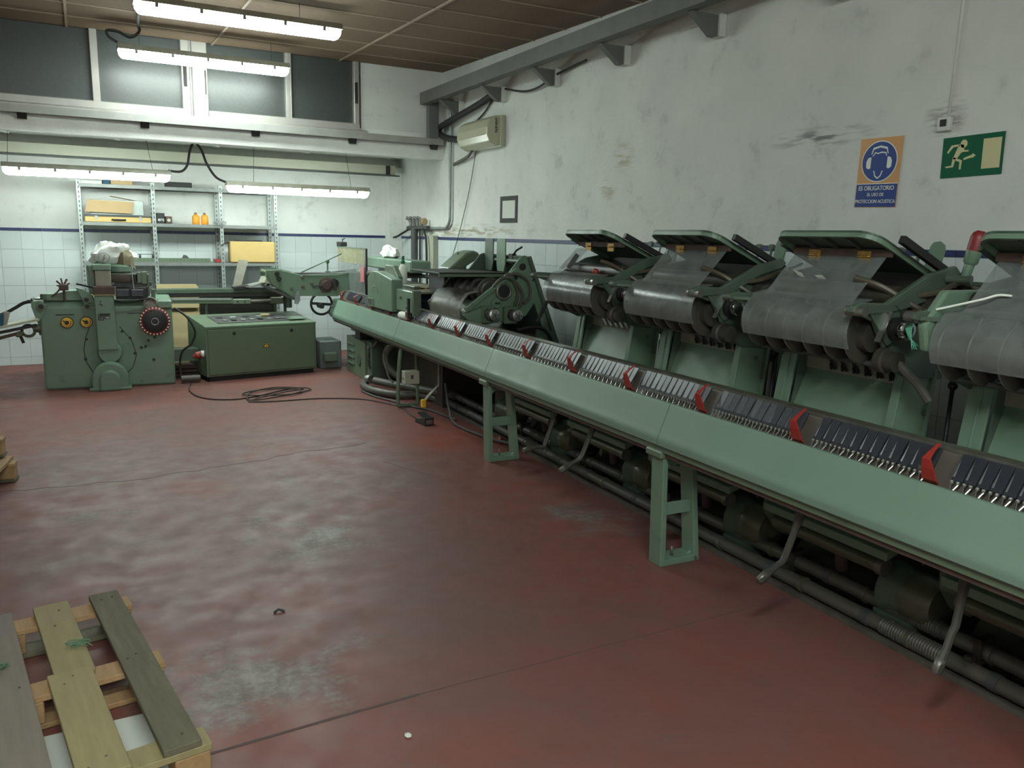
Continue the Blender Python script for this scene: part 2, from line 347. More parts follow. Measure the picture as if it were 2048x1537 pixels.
# machine frame: u towards the right wall, v along the machine away from the camera
AM = 0.0262; OM = Vector((2.375, 0, 0)); E1 = Vector((math.cos(AM), -math.sin(AM), 0)); E2 = Vector((math.sin(AM), math.cos(AM), 0))
def mloc(u, v, z=0.0): return OM+E1*u+E2*v+Vector((0,0,z))
def mthing(name, label, cat, u, v, z=0.0, group=None): return thing(name, label, cat, mloc(u,v,z), -AM, group)
def text_mesh(body, size, mtl, parent, loc, rot, name='lettering', ext=0.0006, xs=1.0):
    cu = bpy.data.curves.new(name, 'FONT'); cu.body = body; cu.size = size; cu.extrude = ext; cu.align_x = 'CENTER'; cu.align_y = 'CENTER'; cu.resolution_u = 3; cu.offset = size*0.006
    o = bpy.data.objects.new(name, cu); COL.objects.link(o); bpy.context.view_layer.update()
    me = bpy.data.meshes.new_from_object(o); bpy.data.objects.remove(o); me.materials.clear(); me.materials.append(M[mtl])
    t = bpy.data.objects.new(name, me); COL.objects.link(t); t.parent = parent; t.location = loc; t.rotation_euler = rot; t.scale = (xs,1,1); return t
# ================================================================== ROOM
WX, D1, D2, ZT = 3.941, 9.325, 10.89, 1.584
XL, YF = -3.6, -2.6
def zc(y): return 3.516 + (y-D1)*0.0288          # the suspended ceiling sags slightly towards the camera
fl = struct(MB().box(XL,WX,YF,D2,-0.1,0).obj('floor', 'floor'))
wr = struct(MB().box(WX,WX+0.12,YF,D2+0.1,0,3.6).obj('wall_right', 'plaster_r'))
wb = struct(MB().box(XL,WX,D2,D2+0.12,0,2.75).obj('wall_back', 'plaster'))
wl = struct(MB().box(XL-0.12,XL,YF,D2,0,3.6).obj('wall_left', 'plaster'))
wf = struct(MB().box(XL,WX,YF-0.12,YF,0,3.6).obj('wall_front', 'plaster'))
# grout beds behind the tiles
MB().box(WX-0.004,WX,YF,D2,0,ZT-0.02).obj('grout_bed', 'grout', wr)
MB().box(XL,WX-0.2,D2-0.004,D2,0,ZT-0.02).obj('grout_bed', 'grout', wb)
T = 0.2075; G = 0.003
tile_b = MB().box(G/2,T-G/2,-0.007,0,G/2,T-G/2).mesh('tile', 'tile')        # faces -y
tile_r = MB().box(-0.007,0,G/2,T-G/2,G/2,T-G/2).mesh('tile', 'tile')        # faces -x
rows = [ZT-0.035-T*(k+1) for k in range(7)]
rnd = random.Random(3)
x = WX-0.2-T
while x > -1.1:
    for z in rows: inst(tile_b, 'tile', wb, (x, D2-0.003, z), (rnd.uniform(-.006,.006),0,rnd.uniform(-.006,.006)))
    x -= T
rest = MB()
for i in range(12):
    for z in rows: rest.box(x+G/2, x+T-G/2, D2-0.009, D2-0.003, z+G/2, z+T-G/2)
    x -= T
stuff(rest.obj('tile_field', 'tile', wb))
cutb = MB(); cutr = MB()
xx = WX-0.2-T
while xx > XL: cutb.box(xx+G/2, xx+T-G/2, D2-0.009, D2-0.003, 0.002, rows[-1]-G/2); xx -= T
stuff(cutb.obj('cut_tile_row', 'tile', wb))
y = 10.69-T; n = 0; rest = MB()
while y > YF:
    for z in rows:
        if y > 1.7 and n < 296 and not (z < 0.3): inst(tile_r, 'tile', wr, (WX-0.003, y, z), (0,rnd.uniform(-.006,.006),rnd.uniform(-.006,.006))); n += 1
        else: rest.box(WX-0.009, WX-0.003, y+G/2, y+T-G/2, z+G/2, z+T-G/2)
    cutr.box(WX-0.009, WX-0.003, y+G/2, y+T-G/2, 0.002, rows[-1]-G/2)
    y -= T
stuff(rest.obj('tile_field', 'tile', wr)); stuff(cutr.obj('cut_tile_row', 'tile', wr))
# blue border tiles
def border(name, horizontal, a, b):
    root = bpy.data.objects.new(name, None); COL.objects.link(root); struct(root)
    me = (MB().box(0.001,0.199,-0.014,0,0,0.033) if horizontal else MB().box(-0.014,0,0.001,0.199,0,0.033)).mesh('border_tile', 'blue_tile')
    t = a
    while t < b:
        inst(me, 'border_tile', root, (t, D2-0.001, ZT-0.033) if horizontal else (WX-0.001, t, ZT-0.033)); t += 0.2
border('trim_1', True, -1.6, WX-0.21); border('trim_2', False, 1.2, D2-0.02)
# corner pilaster
pil = struct(MB().box(WX-0.2,WX,D2-0.16,D2,0,2.5).obj('trim_3', 'plaster', bevel=0.004))
# recess ceiling, its beam and the lintel
struct(MB().box(XL,WX,D1,D2+0.1,2.62,2.75).obj('ceiling_recess', 'lintel_plaster'))
sb = struct(MB().box(XL,WX-0.2,10.45,10.72,2.375,2.50).obj('trim_4', 'grey_cream', bevel=0.006))
MB().box(XL,WX-0.15,10.42,10.46,2.358,2.376).obj('shadow_strip', 'dark_grey', sb)  # dark strip stands in for the shadow line under the beam
for i, xx in enumerate((-2.2,-1.1,0.0,1.1,2.2,3.3)):
    MB().bar((xx,9.5,2.615),(xx+0.45,10.7,2.612),0.04,0.02).obj('slab_rib', 'lintel_plaster', sb)
MB().box(WX-0.33,WX-0.28,10.42,10.47,2.38,2.49).obj('end_clamp', 'black', sb)
lin = struct(MB().ext([(D1-0.03,2.51),(D1+0.16,2.51),(D1+0.16,2.80),(D1,2.80),(D1-0.015,2.70),(D1-0.05,2.62)], 'x', XL, WX).obj('trim_5', 'lintel_plaster'))
uw = MB().box(2.93,WX,D1,D1+0.14,2.78,3.56); struct(uw.obj('wall_upper', 'plaster'))
struct(MB().box(XL,-1.3,D1,D1+0.14,2.78,3.56).obj('wall_upper_left', 'plaster'))
struct(MB().box(XL,WX,D1+0.3,D1+0.36,2.7,3.7).obj('wall_behind_window', 'black'))
# windows
def window(n, x0, x1, f0, f1, latches):
    root = bpy.data.objects.new('window_%d' % n, None); COL.objects.link(root); struct(root)
    MB().box(x0,x1,D1+0.03,D1+0.036,2.83,3.52).obj('pane', 'dark_glass', root)
    for (a, b) in ((x0-f0,x0),(x1,x1+f1)):
        if b > a: MB().cbox(a,b,D1-0.035,D1+0.05,2.76,3.54,0.006).obj('frame_stile', 'aluminium', root)
    MB().ext([(D1-0.04,2.76),(D1-0.04,2.835),(D1-0.02,2.845),(D1+0.05,2.845),(D1+0.05,2.76)], 'x', x0-f0, x1+f1).obj('frame_rail', 'aluminium', root)
    for lx in latches: MB().box(lx-0.018,lx+0.018,D1-0.038,D1-0.03,3.06,3.29).obj('latch', 'rubber', root)
window(1, -1.25, 0.185, 0.05, 0.0, [])
window(2, 0.255, 1.015, 0.07, 0.08, [1.05])
window(3, 1.27, 2.075, 0.0, 0.045, [])
window(4, 2.14, 2.84, 0.02, 0.06, [2.865])
ms = struct(MB().cbox(1.095,1.27,D1-0.03,D1+0.05,2.76,3.54,0.006).obj('trim_6', 'aluminium'))
MB().box(1.11,1.125,D1-0.034,D1-0.03,2.76,3.54).obj('seam', 'steel_paint', ms); MB().box(1.24,1.255,D1-0.034,D1-0.03,3.0,3.24).obj('latch', 'black', ms)
struct(MB().ext([(D1-0.12,2.735),(D1-0.12,2.75),(D1-0.03,2.775),(D1+0.0,2.775),(D1+0.0,2.72),(D1-0.1,2.72)], 'x', XL, 2.97).obj('trim_7', 'aluminium'))
# suspended ceiling: panels laid in a T grid
ce = bpy.data.objects.new('ceiling', None); COL.objects.link(ce); struct(ce)
xs = [XL, -2.70, -1.35, 0.0, 1.33, 2.69, WX]
ys = [9.325, 8.80, 8.23, 7.66, 7.09, 6.52, 5.95, 5.38, 4.81, 4.24, 3.67, 3.10, 2.53, 1.96, 1.39, .82, .25, -.32, -.89, -1.46, -2.03, YF]
for i in range(len(xs)-1):
    for j in range(len(ys)-1):
        a, b = ys[j+1], ys[j]; za, zb = zc(a), zc(b); p = MB(); e = 0.004
        p.add([(xs[i]+e,a+e,za),(xs[i+1]-e,a+e,za),(xs[i+1]-e,b-e,zb),(xs[i]+e,b-e,zb),(xs[i]+e,a+e,za+0.02),(xs[i+1]-e,a+e,za+0.02),(xs[i+1]-e,b-e,zb+0.02),(xs[i]+e,b-e,zb+0.02)],
              [(0,1,2,3),(7,6,5,4),(0,4,5,1),(1,5,6,2),(2,6,7,3),(3,7,4,0)])
        p.obj('ceiling_panel', 'cork', ce)
for y in ys[1:-1]: MB().box(XL,WX,y-0.010,y+0.010,zc(y)-0.006,zc(y)+0.01).obj('cross_bar', 'tbar', ce)
for x in xs[1:-1]: MB().bar((x,YF,zc(YF)-0.005),(x,D1,zc(D1)-0.005),0.022,0.014).obj('main_bar', 'tbar', ce)
struct(MB().box(XL-0.1,WX+0.1,YF-0.1,D1+0.5,3.72,3.8).obj('ceiling_slab', 'plaster'))
# floor joint and crack
rn = random.Random(5)
def strip(pts, wd, name, mtl='rust_dark'):
    m_ = MB()
    for (a, b) in zip(pts[:-1], pts[1:]): m_.bar((a[0],a[1],0.0004),(b[0],b[1],0.0004), wd*rn.uniform(.6,1.2), 0.0012)
    return m_.obj(name, mtl, fl)
strip([(0.0,2.395),(0.3,2.405),(0.62,2.42),(0.95,2.43)], 0.012, 'expansion_joint', 'joint')
strip([(0.95+0.1*i, 2.43+0.002*math.sin(i)) for i in range(20)], 0.0030, 'expansion_joint', 'joint')
def jag(a, b, n, amp):
    return [(a[0]+(b[0]-a[0])*i/n, a[1]+(b[1]-a[1])*i/n+(rn.uniform(-amp,amp) if 0 < i < n else 0)) for i in range(n+1)]
strip(jag((-0.6,5.60),(0.29,5.54),9,.02)+jag((0.32,5.55),(0.94,5.67),7,.03)+jag((0.97,5.68),(1.85,5.88),10,.04), 0.006, 'crack', 'joint')
strip(jag((1.8,5.3),(2.1,4.6),8,.03), 0.003, 'crack', 'joint')
# scraps lying on the floor
tag(MB().ball((0,0,0.003),0.012,6,1,1.3,.3).obj('paper_scrap', 'paper'), 'tiny white scrap on the bare red floor near the front', 'scrap').location = (0.83,2.22,0.001)
s2 = tag(MB().tube([(0,0,.004),(.02,.01,.012),(.045,0,.004)],.006,5).obj('dark_scrap', 'black'), 'small dark scrap lying in the middle of the red floor', 'scrap'); s2.location = (0.62,3.27,0)
# ------------------------------------------------------------------ steel channel beam with brackets
bm_ = thing('steel_beam', 'long grey steel channel beam along right wall below ceiling with triangular brackets', 'beam', (0,0,0))
def zb(y): return 3.16
MB().sheet([(3.70,3.235),(3.60,3.235),(3.60,3.105),(3.70,3.105)], 'y', 1.0, 9.2, 0.012).obj('channel', 'steel_paint', bm_)
for y in (8.72,7.66,6.6,5.53,4.45,3.4):
    b = MB().ext([(3.66,3.10),(WX-0.06,3.10),(WX-0.06,2.965),(WX-0.10,2.965)], 'y', y-0.005, y+0.055); b.obj('bracket', 'steel_paint', bm_)
    MB().box(WX-0.06,WX-0.003,y-0.02,y+0.07,2.965,3.11).obj('bracket_foot', 'plaster', bm_)
bb = thing('steel_lintel_beam', 'grey steel beam running under the high windows with upright end post', 'beam', (0,0,0))
MB().sheet([(9.32,2.735),(9.19,2.735),(9.19,2.665),(9.28,2.665)], 'x', XL+0.01, 3.90, 0.01).obj('channel', 'light_steel', bb)
MB().cbox(3.70,3.83,9.17,9.25,2.735,3.235,0.006).obj('end_post', 'steel_paint', bb)
for x in (-0.43,0.64,1.73,2.8,3.80):
    MB().ext([(9.20,2.665),(9.31,2.665),(9.31,2.62),(9.24,2.61)], 'x', x-0.04, x+0.04).obj('bracket', 'black', bb)
# ------------------------------------------------------------------ lamps
def lamp(name, label, x0, x1, y, z, wires, tube='lamp_tube', zr=0.0):
    t = thing(name, label, 'lamp', ((x0+x1)/2, y, z), 0, 'twin tube lamps'); L_ = x1-x0; h = L_/2
    t.rotation_euler = (0, zr, 0)
    del t['group']
    MB().ext([(-0.085,0.0),(-0.085,-0.02),(-0.045,0.045),(0.045,0.045),(0.085,-0.02),(0.085,0.0)][:0] or [(-0.085,0),(-0.06,0.05),(0.06,0.05),(0.085,0)], 'x', -h, h).obj('housing', 'lamp_body', t, bevel=0.005)
    prof = [(-0.08,0.0),(-0.078,-0.035),(-0.06,-0.06),(-0.03,-0.072),(0.03,-0.072),(0.06,-0.06),(0.078,-0.035),(0.08,0.0)]
    d = MB(); o = 0; n = len(prof)
    secs = [(-h+0.01,0.55),(-h+0.03,0.9),(-h+0.05,1.0),(h-0.05,1.0),(h-0.03,0.9),(h-0.01,0.55)]
    vs = [(x_, p[0]*s_, p[1]*s_) for (x_, s_) in secs for p in prof]
    fs = [(k*n+i, k*n+i+1, (k+1)*n+i+1, (k+1)*n+i) for k in range(5) for i in range(n-1)]
    fs += [tuple(range(n)), tuple(range(5*n,6*n))[::-1]] + [(k*n+n-1, k*n, (k+1)*n, (k+1)*n+n-1) for k in range(5)]
    d.add(vs, fs, True); d.obj('diffuser', tube, t)
    for cx_ in (-0.6,-0.3,0.0,0.3,0.6):
        for sy in (-1,1): MB().box(cx_*L_/1.5-0.012, cx_*L_/1.5+0.012, sy*0.079-0.006, sy*0.079+0.006, -0.03, 0.012).obj('clip', 'lamp_body', t)
    for (wx, dx, top) in wires: MB().cyl((wx,0,0.045),(wx+dx,0,top-z),0.0025,n=6).obj('hanging_wire', 'dark_grey', t)
    return t
lamp('tube_lamp', 'long lit tube lamp nearest the camera, cut by the top edge of the photo', 0.45, 2.03, 7.0, 3.265, [(0.45,0,3.44),(-0.6,0,3.44)])
lamp('tube_lamp', 'lit tube lamp hanging directly in front of the high dark windows', 0.405, 1.99, 8.75, 3.245, [(0.62,0,3.49),(-0.6,0,3.49)])
lamp('tube_lamp', 'lit tube lamp below the lintel at the left edge, above the shelf top', -0.66, 0.89, 9.6, 2.175, [(-0.72,0.03,2.6),(0.6,-0.06,2.6)])
lamp('tube_lamp', 'lit tube lamp below the lintel to the right of the shelving', 1.45, 3.08, 9.55, 2.095, [(-0.52,0.02,2.6),(0.6,-0.07,2.6)])
def cable(name, label, pts, r, mtl='rubber', cat='cable', n=8, sm=6, parent=None):
    o = MB().tube(pts, r, n, smooth=sm).obj(name, mtl, parent)
    if parent is None: tag(o, label, cat)
    return o
lamp('tube_lamp', 'lit tube lamp over the near floor, behind the photographer', -0.7, 0.9, 0.25, 3.12, [(0.62,0,3.25),(-0.6,0,3.25)], 'lamp_tube_strong')
lamp('tube_lamp', 'unseen tube lamp added behind the photographer to light the near end', -0.7, 0.9, -1.9, 3.04, [(0.62,0,3.2),(-0.6,0,3.2)], 'lamp_tube_strong')  # added out of view only to brighten the near end
cable('lamp_cable', 'black flexible cable looping down to the lamp before the windows', [(0.50,7.05,3.33),(0.54,7.6,3.44),(0.58,8.5,3.46),(0.60,8.7,3.42),(0.52,8.71,3.36),(0.42,8.72,3.40),(0.33,8.73,3.40),(0.34,8.74,3.35),(0.41,8.75,3.31)], 0.013)
cable('lamp_cable', 'dark bent hose linking the two lamps under the lintel', [(0.87,9.62,2.225),(1.0,9.64,2.225),(1.07,9.66,2.30),(1.10,9.66,2.44),(1.15,9.66,2.54),(1.22,9.66,2.47),(1.27,9.64,2.32),(1.36,9.62,2.18),(1.48,9.58,2.125)], 0.013)
# ------------------------------------------------------------------ air conditioner and pipes on right wall
ac = thing('air_conditioner', 'cream wall air conditioner high on the right wall near the corner', 'air conditioner', (WX, 8.08, 2.68))
prof = [(-0.002,-0.15),(-0.002,0.15),(-0.10,0.15),(-0.17,0.115),(-0.205,0.03),(-0.205,-0.04),(-0.17,-0.115),(-0.10,-0.15)]
MB().ext(prof, 'y', -0.40, 0.36).obj('casing', 'cream', ac, bevel=0.012)
MB().ext([(-0.002,-0.155),(-0.002,0.155),(-0.06,0.155),(-0.06,-0.155)], 'y', -0.43, 0.40).obj('back_plate', 'cream', ac, bevel=0.006)
MB().box(-0.212,-0.2,-0.36,0.33,-0.045,-0.038).obj('front_seam', 'grey_cream', ac)
MB().ext([(-0.19,-0.07),(-0.165,-0.112),(-0.155,-0.108),(-0.18,-0.066)], 'y', -0.3, 0.28).obj('air_outlet', 'black', ac)
lg = MB()
for k in range(7): lg.box(-0.112+0.003*(k%2),-0.088+0.004*(k%3),-0.4015,-0.399,0.105-0.021*k,0.119-0.021*k)
lg.obj('badge_mark', 'dark_grey', ac)
cable('lagged_pipe', 'thick black lagged pipe sloping from beam bracket to the corner', [(3.88,7.72,3.08),(3.86,8.2,2.99),(3.84,8.9,2.90),(3.85,9.2,2.86),(3.86,9.22,2.80),(3.86,8.95,2.72),(3.88,8.5,2.66)], 0.035, 'rubber', 'pipe', 10)
cable('wall_cable', 'thin black cable drooping behind the air conditioner', [(3.92,7.9,3.07),(3.92,8.05,2.95),(3.92,8.35,2.84),(3.92,8.8,2.74),(3.92,9.1,2.7)], 0.008)
cable('drain_hose', 'short dark hose below the air conditioner ending at the wall', [(3.86,8.3,2.54),(3.88,8.45,2.48),(3.90,8.75,2.44),(3.90,8.88,2.42)], 0.018, 'hose', 'hose')
cable('hanging_cord', 'thin cord hanging from air conditioner down the wall', [(3.91,8.3,2.54),(3.92,8.45,2.2),(3.92,8.6,1.9),(3.90,8.8,1.5),(3.85,9.0,1.1)], 0.004)
cable('steel_conduit', 'grey steel conduit running down the wall to the valve manifold', [(3.91,9.3,3.19),(3.905,9.1,3.18),(3.905,9.02,3.12),(3.905,9.0,2.9),(3.905,9.0,2.4),(3.905,9.0,1.9),(3.905,9.02,1.76),(3.905,9.12,1.695),(3.905,9.3,1.69),(3.905,9.6,1.69)], 0.018, 'galv', 'pipe', 10)
cable('wall_cable', 'black cable sagging between the beam brackets', [(3.90,6.1,3.10),(3.90,6.6,3.06),(3.90,6.9,3.0),(3.90,7.2,3.0),(3.90,7.6,3.08)], 0.01)
mf = thing('valve_manifold', 'row of four grey pipe valves on the right wall by the corner', 'valve', (3.87, 9.95, 1.69))
MB().cyl((0,-0.36,0),(0,0.36,0),0.03,n=12).obj('header_pipe', 'dark_grey', mf)
for k in range(4):
    y = -0.12+0.13*k
    MB().tube([(0,y,0.0),(0,y,0.07),(-0.02,y+0.02,0.12),(-0.05,y+0.04,0.13)],0.022,8,smooth=3).obj('elbow', 'worn_steel', mf)
MB().lathe((-0.01,-0.22,0.08),(0,-1,0.1),[(0,0.03),(0.01,0.045),(0.03,0.045),(0.035,0.03)],12).obj('valve_wheel', 'cardboard', mf)
for k, (dy) in enumerate((0.05,0.14)): MB().tube([(-0.02,0.3,-0.02),(-0.08,0.36+dy,-0.06-dy*.3),(-0.14,0.42+dy,-0.13)],0.012,6).obj('lever', 'black', mf)
sp = tag(MB().cyl((0,0,0.0),(0,0,1.68),0.045,n=14).obj('standpipe', 'dark_grey'), 'dark vertical pipe standing beneath the valve manifold', 'pipe'); sp.location = (3.82,9.95,0)
cable('air_hose', 'left black hose hanging from the manifold beside the dark pipe', [(3.84,9.82,1.68),(3.82,9.76,1.5),(3.82,9.76,1.2),(3.82,9.76,0.9)], 0.012, cat='hose')
cable('air_hose', 'right black hose hanging from the manifold over the cream box', [(3.84,9.70,1.68),(3.82,9.55,1.55),(3.82,9.52,1.2),(3.82,9.5,0.9)], 0.014, cat='hose')
tag(MB().cbox(3.86,3.935,9.42,9.66,1.18,1.60,0.006).obj('junction_box', 'grey_cream'), 'tall cream junction box on tiled wall behind hanging hoses', 'box')
# ------------------------------------------------------------------ signs and frame
fr = thing('picture_frame', 'small black frame around white paper on the right wall', 'frame', (WX, 7.546, 1.884))
MB().box(-0.004,0,-0.155,0.155,-0.105,0.105).obj('paper', 'paper', fr)
for (a,b,c,d) in ((-0.19,0.19,0.09,0.135),(-0.19,0.19,-0.135,-0.09),(-0.19,-0.145,-0.09,0.09),(0.145,0.19,-0.09,0.09)): MB().box(-0.008,0,a,b,c,d).obj('frame_strip', 'rubber', fr)
def disc(mb, c, rx, rz, x, n=32, th=0.001): return mb.ext([(c[0]+rx*math.cos(2*PI*i/n), c[1]+rz*math.sin(2*PI*i/n)) for i in range(n)], 'x', x-th, x)
sg = thing('safety_sign', 'orange and blue hearing protection sign with white wording', 'sign', (WX-0.002, 3.115, 1.998)); sg.rotation_euler = (0.018,0,0)
# local y points away from camera = left in picture
MB().box(-0.003,0,-0.134,0.134,-0.188,0.188).obj('board', 'sign_orange', sg)
MB().box(-0.0045,-0.003,-0.131,0.131,-0.186,-0.062).obj('text_panel', 'blue', sg)
MB().box(-0.0042,-0.003,-0.134,0.134,-0.062,-0.058).obj('divider_line', 'sign_white', sg)
disc(MB(), (0,0.06), 0.115, 0.112, -0.0035).obj('white_ring', 'sign_white', sg)
disc(MB(), (0,0.06), 0.109, 0.106, -0.0048).obj('blue_disc', 'blue', sg)
hd = MB(); 
hd.ext([(0.055,0.10),(0.045,0.135),(0.0,0.145),(-0.045,0.135),(-0.055,0.10),(-0.05,0.1),(-0.04,0.125),(0,0.135),(0.04,0.125),(0.05,0.1)], 'x', -0.0065, -0.005)
for s_ in (-1,1): hd.ext([(s_*0.052,0.085),(s_*0.072,0.08),(s_*0.082,0.06),(s_*0.08,0.03),(s_*0.066,0.02),(s_*0.052,0.025)], 'x', -0.0065, -0.005)
hd.ext([(0.03,0.01),(0.02,-0.02),(0,-0.035),(-0.02,-0.02),(-0.03,0.01),(-0.024,0.01),(-0.016,-0.015),(0,-0.027),(0.016,-0.015),(0.024,0.01)], 'x', -0.0065, -0.005)
hd.ext([(0.046,0.09),(0.03,0.112),(0.012,0.106),(-0.012,0.112),(-0.04,0.108),(-0.046,0.09),(-0.042,0.088),(-0.036,0.103),(-0.01,0.105),(0.012,0.1),(0.028,0.105),(0.042,0.088)], 'x', -0.0065, -0.005)
hd.obj('headphones_symbol', 'sign_white', sg)
for (s_, sz, z) in (('ES OBLIGATORIO',0.034,-0.085),('EL USO DE',0.026,-0.120),('PROTECCION ACUSTICA',0.0265,-0.157)):
    text_mesh(s_, sz, 'sign_white', sg, (-0.006,0,z), (PI/2,0,-PI/2), xs=0.86)
ex = thing('exit_sign', 'green running man exit sign with arrow and cream doorway', 'sign', (WX-0.002, 2.583, 2.049)); ex.rotation_euler = (-0.02,0,0)
MB().box(-0.003,0,-0.158,0.158,-0.10,0.10).obj('board', 'sign_green', ex)
MB().box(-0.0045,-0.003,-0.145,-0.055,-0.068,0.075).obj('door_symbol', 'sign_cream', ex)
rm = MB(); X = lambda p: [(-a*0.001, b*0.001) for (a,b) in p]
for p in ([(-110,60),(-70,62),(-65,52),(-100,50),(-125,20),(-132,28)], [(-70,62),(-45,58),(-40,30),(-18,30),(-18,22),(-48,22),(-55,20),(-75,-5),(-95,-10),(-95,0)],
          [(-95,2),(-72,-8),(-48,-18),(-50,-62),(-60,-62),(-60,-25),(-85,-16)], [(-98,0),(-82,-6),(-92,-48),(-132,-50),(-134,-42),(-102,-40)],
          [(-40,-8),(5,6),(5,12),(22,0),(5,-12),(5,-8),(-40,-18)]):
    rm.ext(X(p), 'x', -0.0045, -0.003)
disc(rm, (0.045,0.062), 0.018, 0.020, -0.0035)
rm.obj('running_man_symbol', 'sign_cream', ex)
so = thing('wall_switch', 'small dark switch box with conduit above the green exit sign', 'switch', (WX, 2.74, 2.215))
MB().cbox(-0.03,0,-0.035,0.035,-0.035,0.035,0.005).obj('housing', 'plaster', so); MB().box(-0.034,-0.028,-0.018,0.015,-0.012,0.022).obj('rocker', 'black', so)
MB().cyl((-0.006,-0.01,0.03),(-0.006,-0.03,1.1),0.007,n=8).obj('conduit', 'plaster', so)
# ================================================================== GATHERING CONVEYOR
cv = mthing('gathering_conveyor', 'long green gathering conveyor with black saddle plates and red dividers running along the feeders', 'conveyor', 0, 0)
TP = [(0.034,0.822),(0.004,0.830),(-0.003,0.828),(-0.007,0.820),(-0.010,0.811),(-0.053,0.704),(-0.058,0.692),(-0.064,0.680),(-0.069,0.668),(-0.071,0.654),(-0.069,0.640),(-0.069,0.632),(-0.060,0.624),(-0.02,0.622)]
for (a, b) in ((-1.2,0.96),(0.964,2.970),(2.977,4.978),(4.984,7.018),(7.024,9.38)):
    MB().sheet(TP, 'y', a, b, 0.012, True).obj('tray_panel', 'tray_green', cv)
e = MB().ext([(0.03,0.83),(-0.006,0.82),(-0.068,0.66),(-0.04,0.61),(0.10,0.60),(0.22,0.66),(0.22,0.8)], 'y', 9.37, 9.56); e.obj('end_cap', 'dark_green', cv, bevel=0.012)
for k in range(4): MB().cyl((-0.03,9.40+0.035*k,0.74),(-0.052,9.40+0.035*k,0.748),0.010,n=10).obj('end_bolt', 'steel', cv)
MB().box(-0.05,-0.005,-1.2,9.4,0.596,0.626).obj('lower_rail', 'box_green', cv)
MB().box(-0.035,0.01,-1.2,9.4,0.572,0.592).obj('slide_rail', 'rust_dark', cv)
MB().box(0.04,0.22,-1.2,9.45,0.58,0.80).obj('chain_channel', 'oily_black', cv)
MB().ext([(0.036,0.81),(0.050,0.826),(0.105,0.925),(0.20,0.925),(0.22,0.80),(0.04,0.79)], 'y', -1.2, 9.45).obj('chain_bed', 'sump', cv)
MB().box(0.105,0.128,-1.2,4.2,0.926,0.940).obj('back_rail', 'worn_steel', cv)
MB().box(0.105,0.128,4.2,9.45,0.926,0.940).obj('back_rail', 'steel', cv)
MB().box(0.128,0.20,-1.2,9.45,0.905,0.930).obj('rail_ledge', 'oily', cv)
# saddle plates and pins
PW = 0.0425
pl = MB(); a0 = Vector((0.048,0.862)); a1 = Vector((0.094,0.932)); nn = Vector((-(a1-a0).y,(a1-a0).x)).normalized()
def plate_mesh(mtl):
    mb = MB(); th = 0.005; w_ = PW-0.003
    A = a0+nn*th; B = a1+nn*th; c = 0.006
    # slightly dished plate with a turned lower lip
    mb.ext([tuple(a0),tuple(a1),tuple(B),tuple(A)], 'y', 0.0, w_)
    mb.ext([tuple(a0),tuple(A),(A.x-0.004,A.y-0.010),(a0.x,a0.y-0.010)], 'y', 0.0, w_)
    mb.add([(B.x-.0006,w_-.002,B.y-.002),(A.x-.0006,w_-.010,A.y),(A.x-.0006,w_-.001,A.y),(B.x-.0006,w_-.0002,B.y-.002),(B.x-.003,w_-.0015,B.y-.003),(A.x-.004,w_-.006,A.y)], [(0,1,5,4),(4,5,2,3)])
    return mb.mesh('saddle_plate', mtl)
pmesh = plate_mesh('plate_black')
pin = MB()
for dy in (0.010, 0.031):
    pin.ball((0.033,dy,0.850),0.0072,6); pin.cyl((0.034,dy,0.848),(0.052,dy,0.855),0.003,n=5)
pin.tube([(0.034,0.008,0.846),(0.018,0.015,0.827),(0.016,0.024,0.826),(0.032,0.032,0.846)],0.0022,4)
pinm = pin.mesh('pin_pair', 'steel')
dv = MB()
secs = [((0.040,0.822),-0.022,0.024),((0.020,0.838),-0.024,0.026),((0.002,0.880),-0.019,0.020),((-0.006,0.912),-0.010,0.017),((0.022,0.932),-0.006,0.012),((0.062,0.952),-0.004,0.010)]
vs_ = []
for k_, ((pu,pz),v0_,v1_) in enumerate(secs): vs_ += [(pu,v0_,pz),(pu,v1_,pz),(pu+0.005,v1_,pz+0.003),(pu+0.005,v0_,pz+0.003)]
fs_ = [(4*k_+a_,4*k_+(a_+1)%4,4*k_+4+(a_+1)%4,4*k_+4+a_) for k_ in range(len(secs)-1) for a_ in range(4)]+[(0,1,2,3),(23,22,21,20)]
dv.add(vs_, fs_)
dvm = dv.mesh('divider', 'red')
npl = 0; restp = MB(); restn = MB()
divs = [0.445+0.583*k for k in range(-2, 16)]
for k, d in enumerate(divs):
    if d > 5.9 or d < -0.6:
        pass
    if d < 9.2: inst(dvm, 'divider', cv, (0,d,0), (0,0,0.12))
    for j in range(12):
        v = d-0.060-(j+1)*PW
        if v < -1 : continue
        if 0.9 < v < 8.3 and npl < 290:
            q = inst(pmesh, 'saddle_plate', cv, (0,v,0), (0,0,rn.uniform(-.03,.03))); npl += 1
            if v < 4.6: inst(pinm, 'pin_pair', q)
            else: restn.v += [] ; restn.add([(p[0],p[1]+v,p[2]) for p in pin.v], pin.f, True)
        else:
            restp.ext([tuple(a0),tuple(a1),tuple(a1+nn*.005),tuple(a0+nn*.005)], 'y', v, v+PW-0.003)
    pd = MB().box(0.04,0.10,d+0.03,d+0.06,0.842,0.87)
    pd.obj('chain_link', 'worn_steel', cv) if 0.9 < d < 7 else None
if restp.v: stuff(restp.obj('far_plates', 'plate_black', cv))
if restn.v: stuff(restn.obj('far_pins', 'worn_steel', cv))
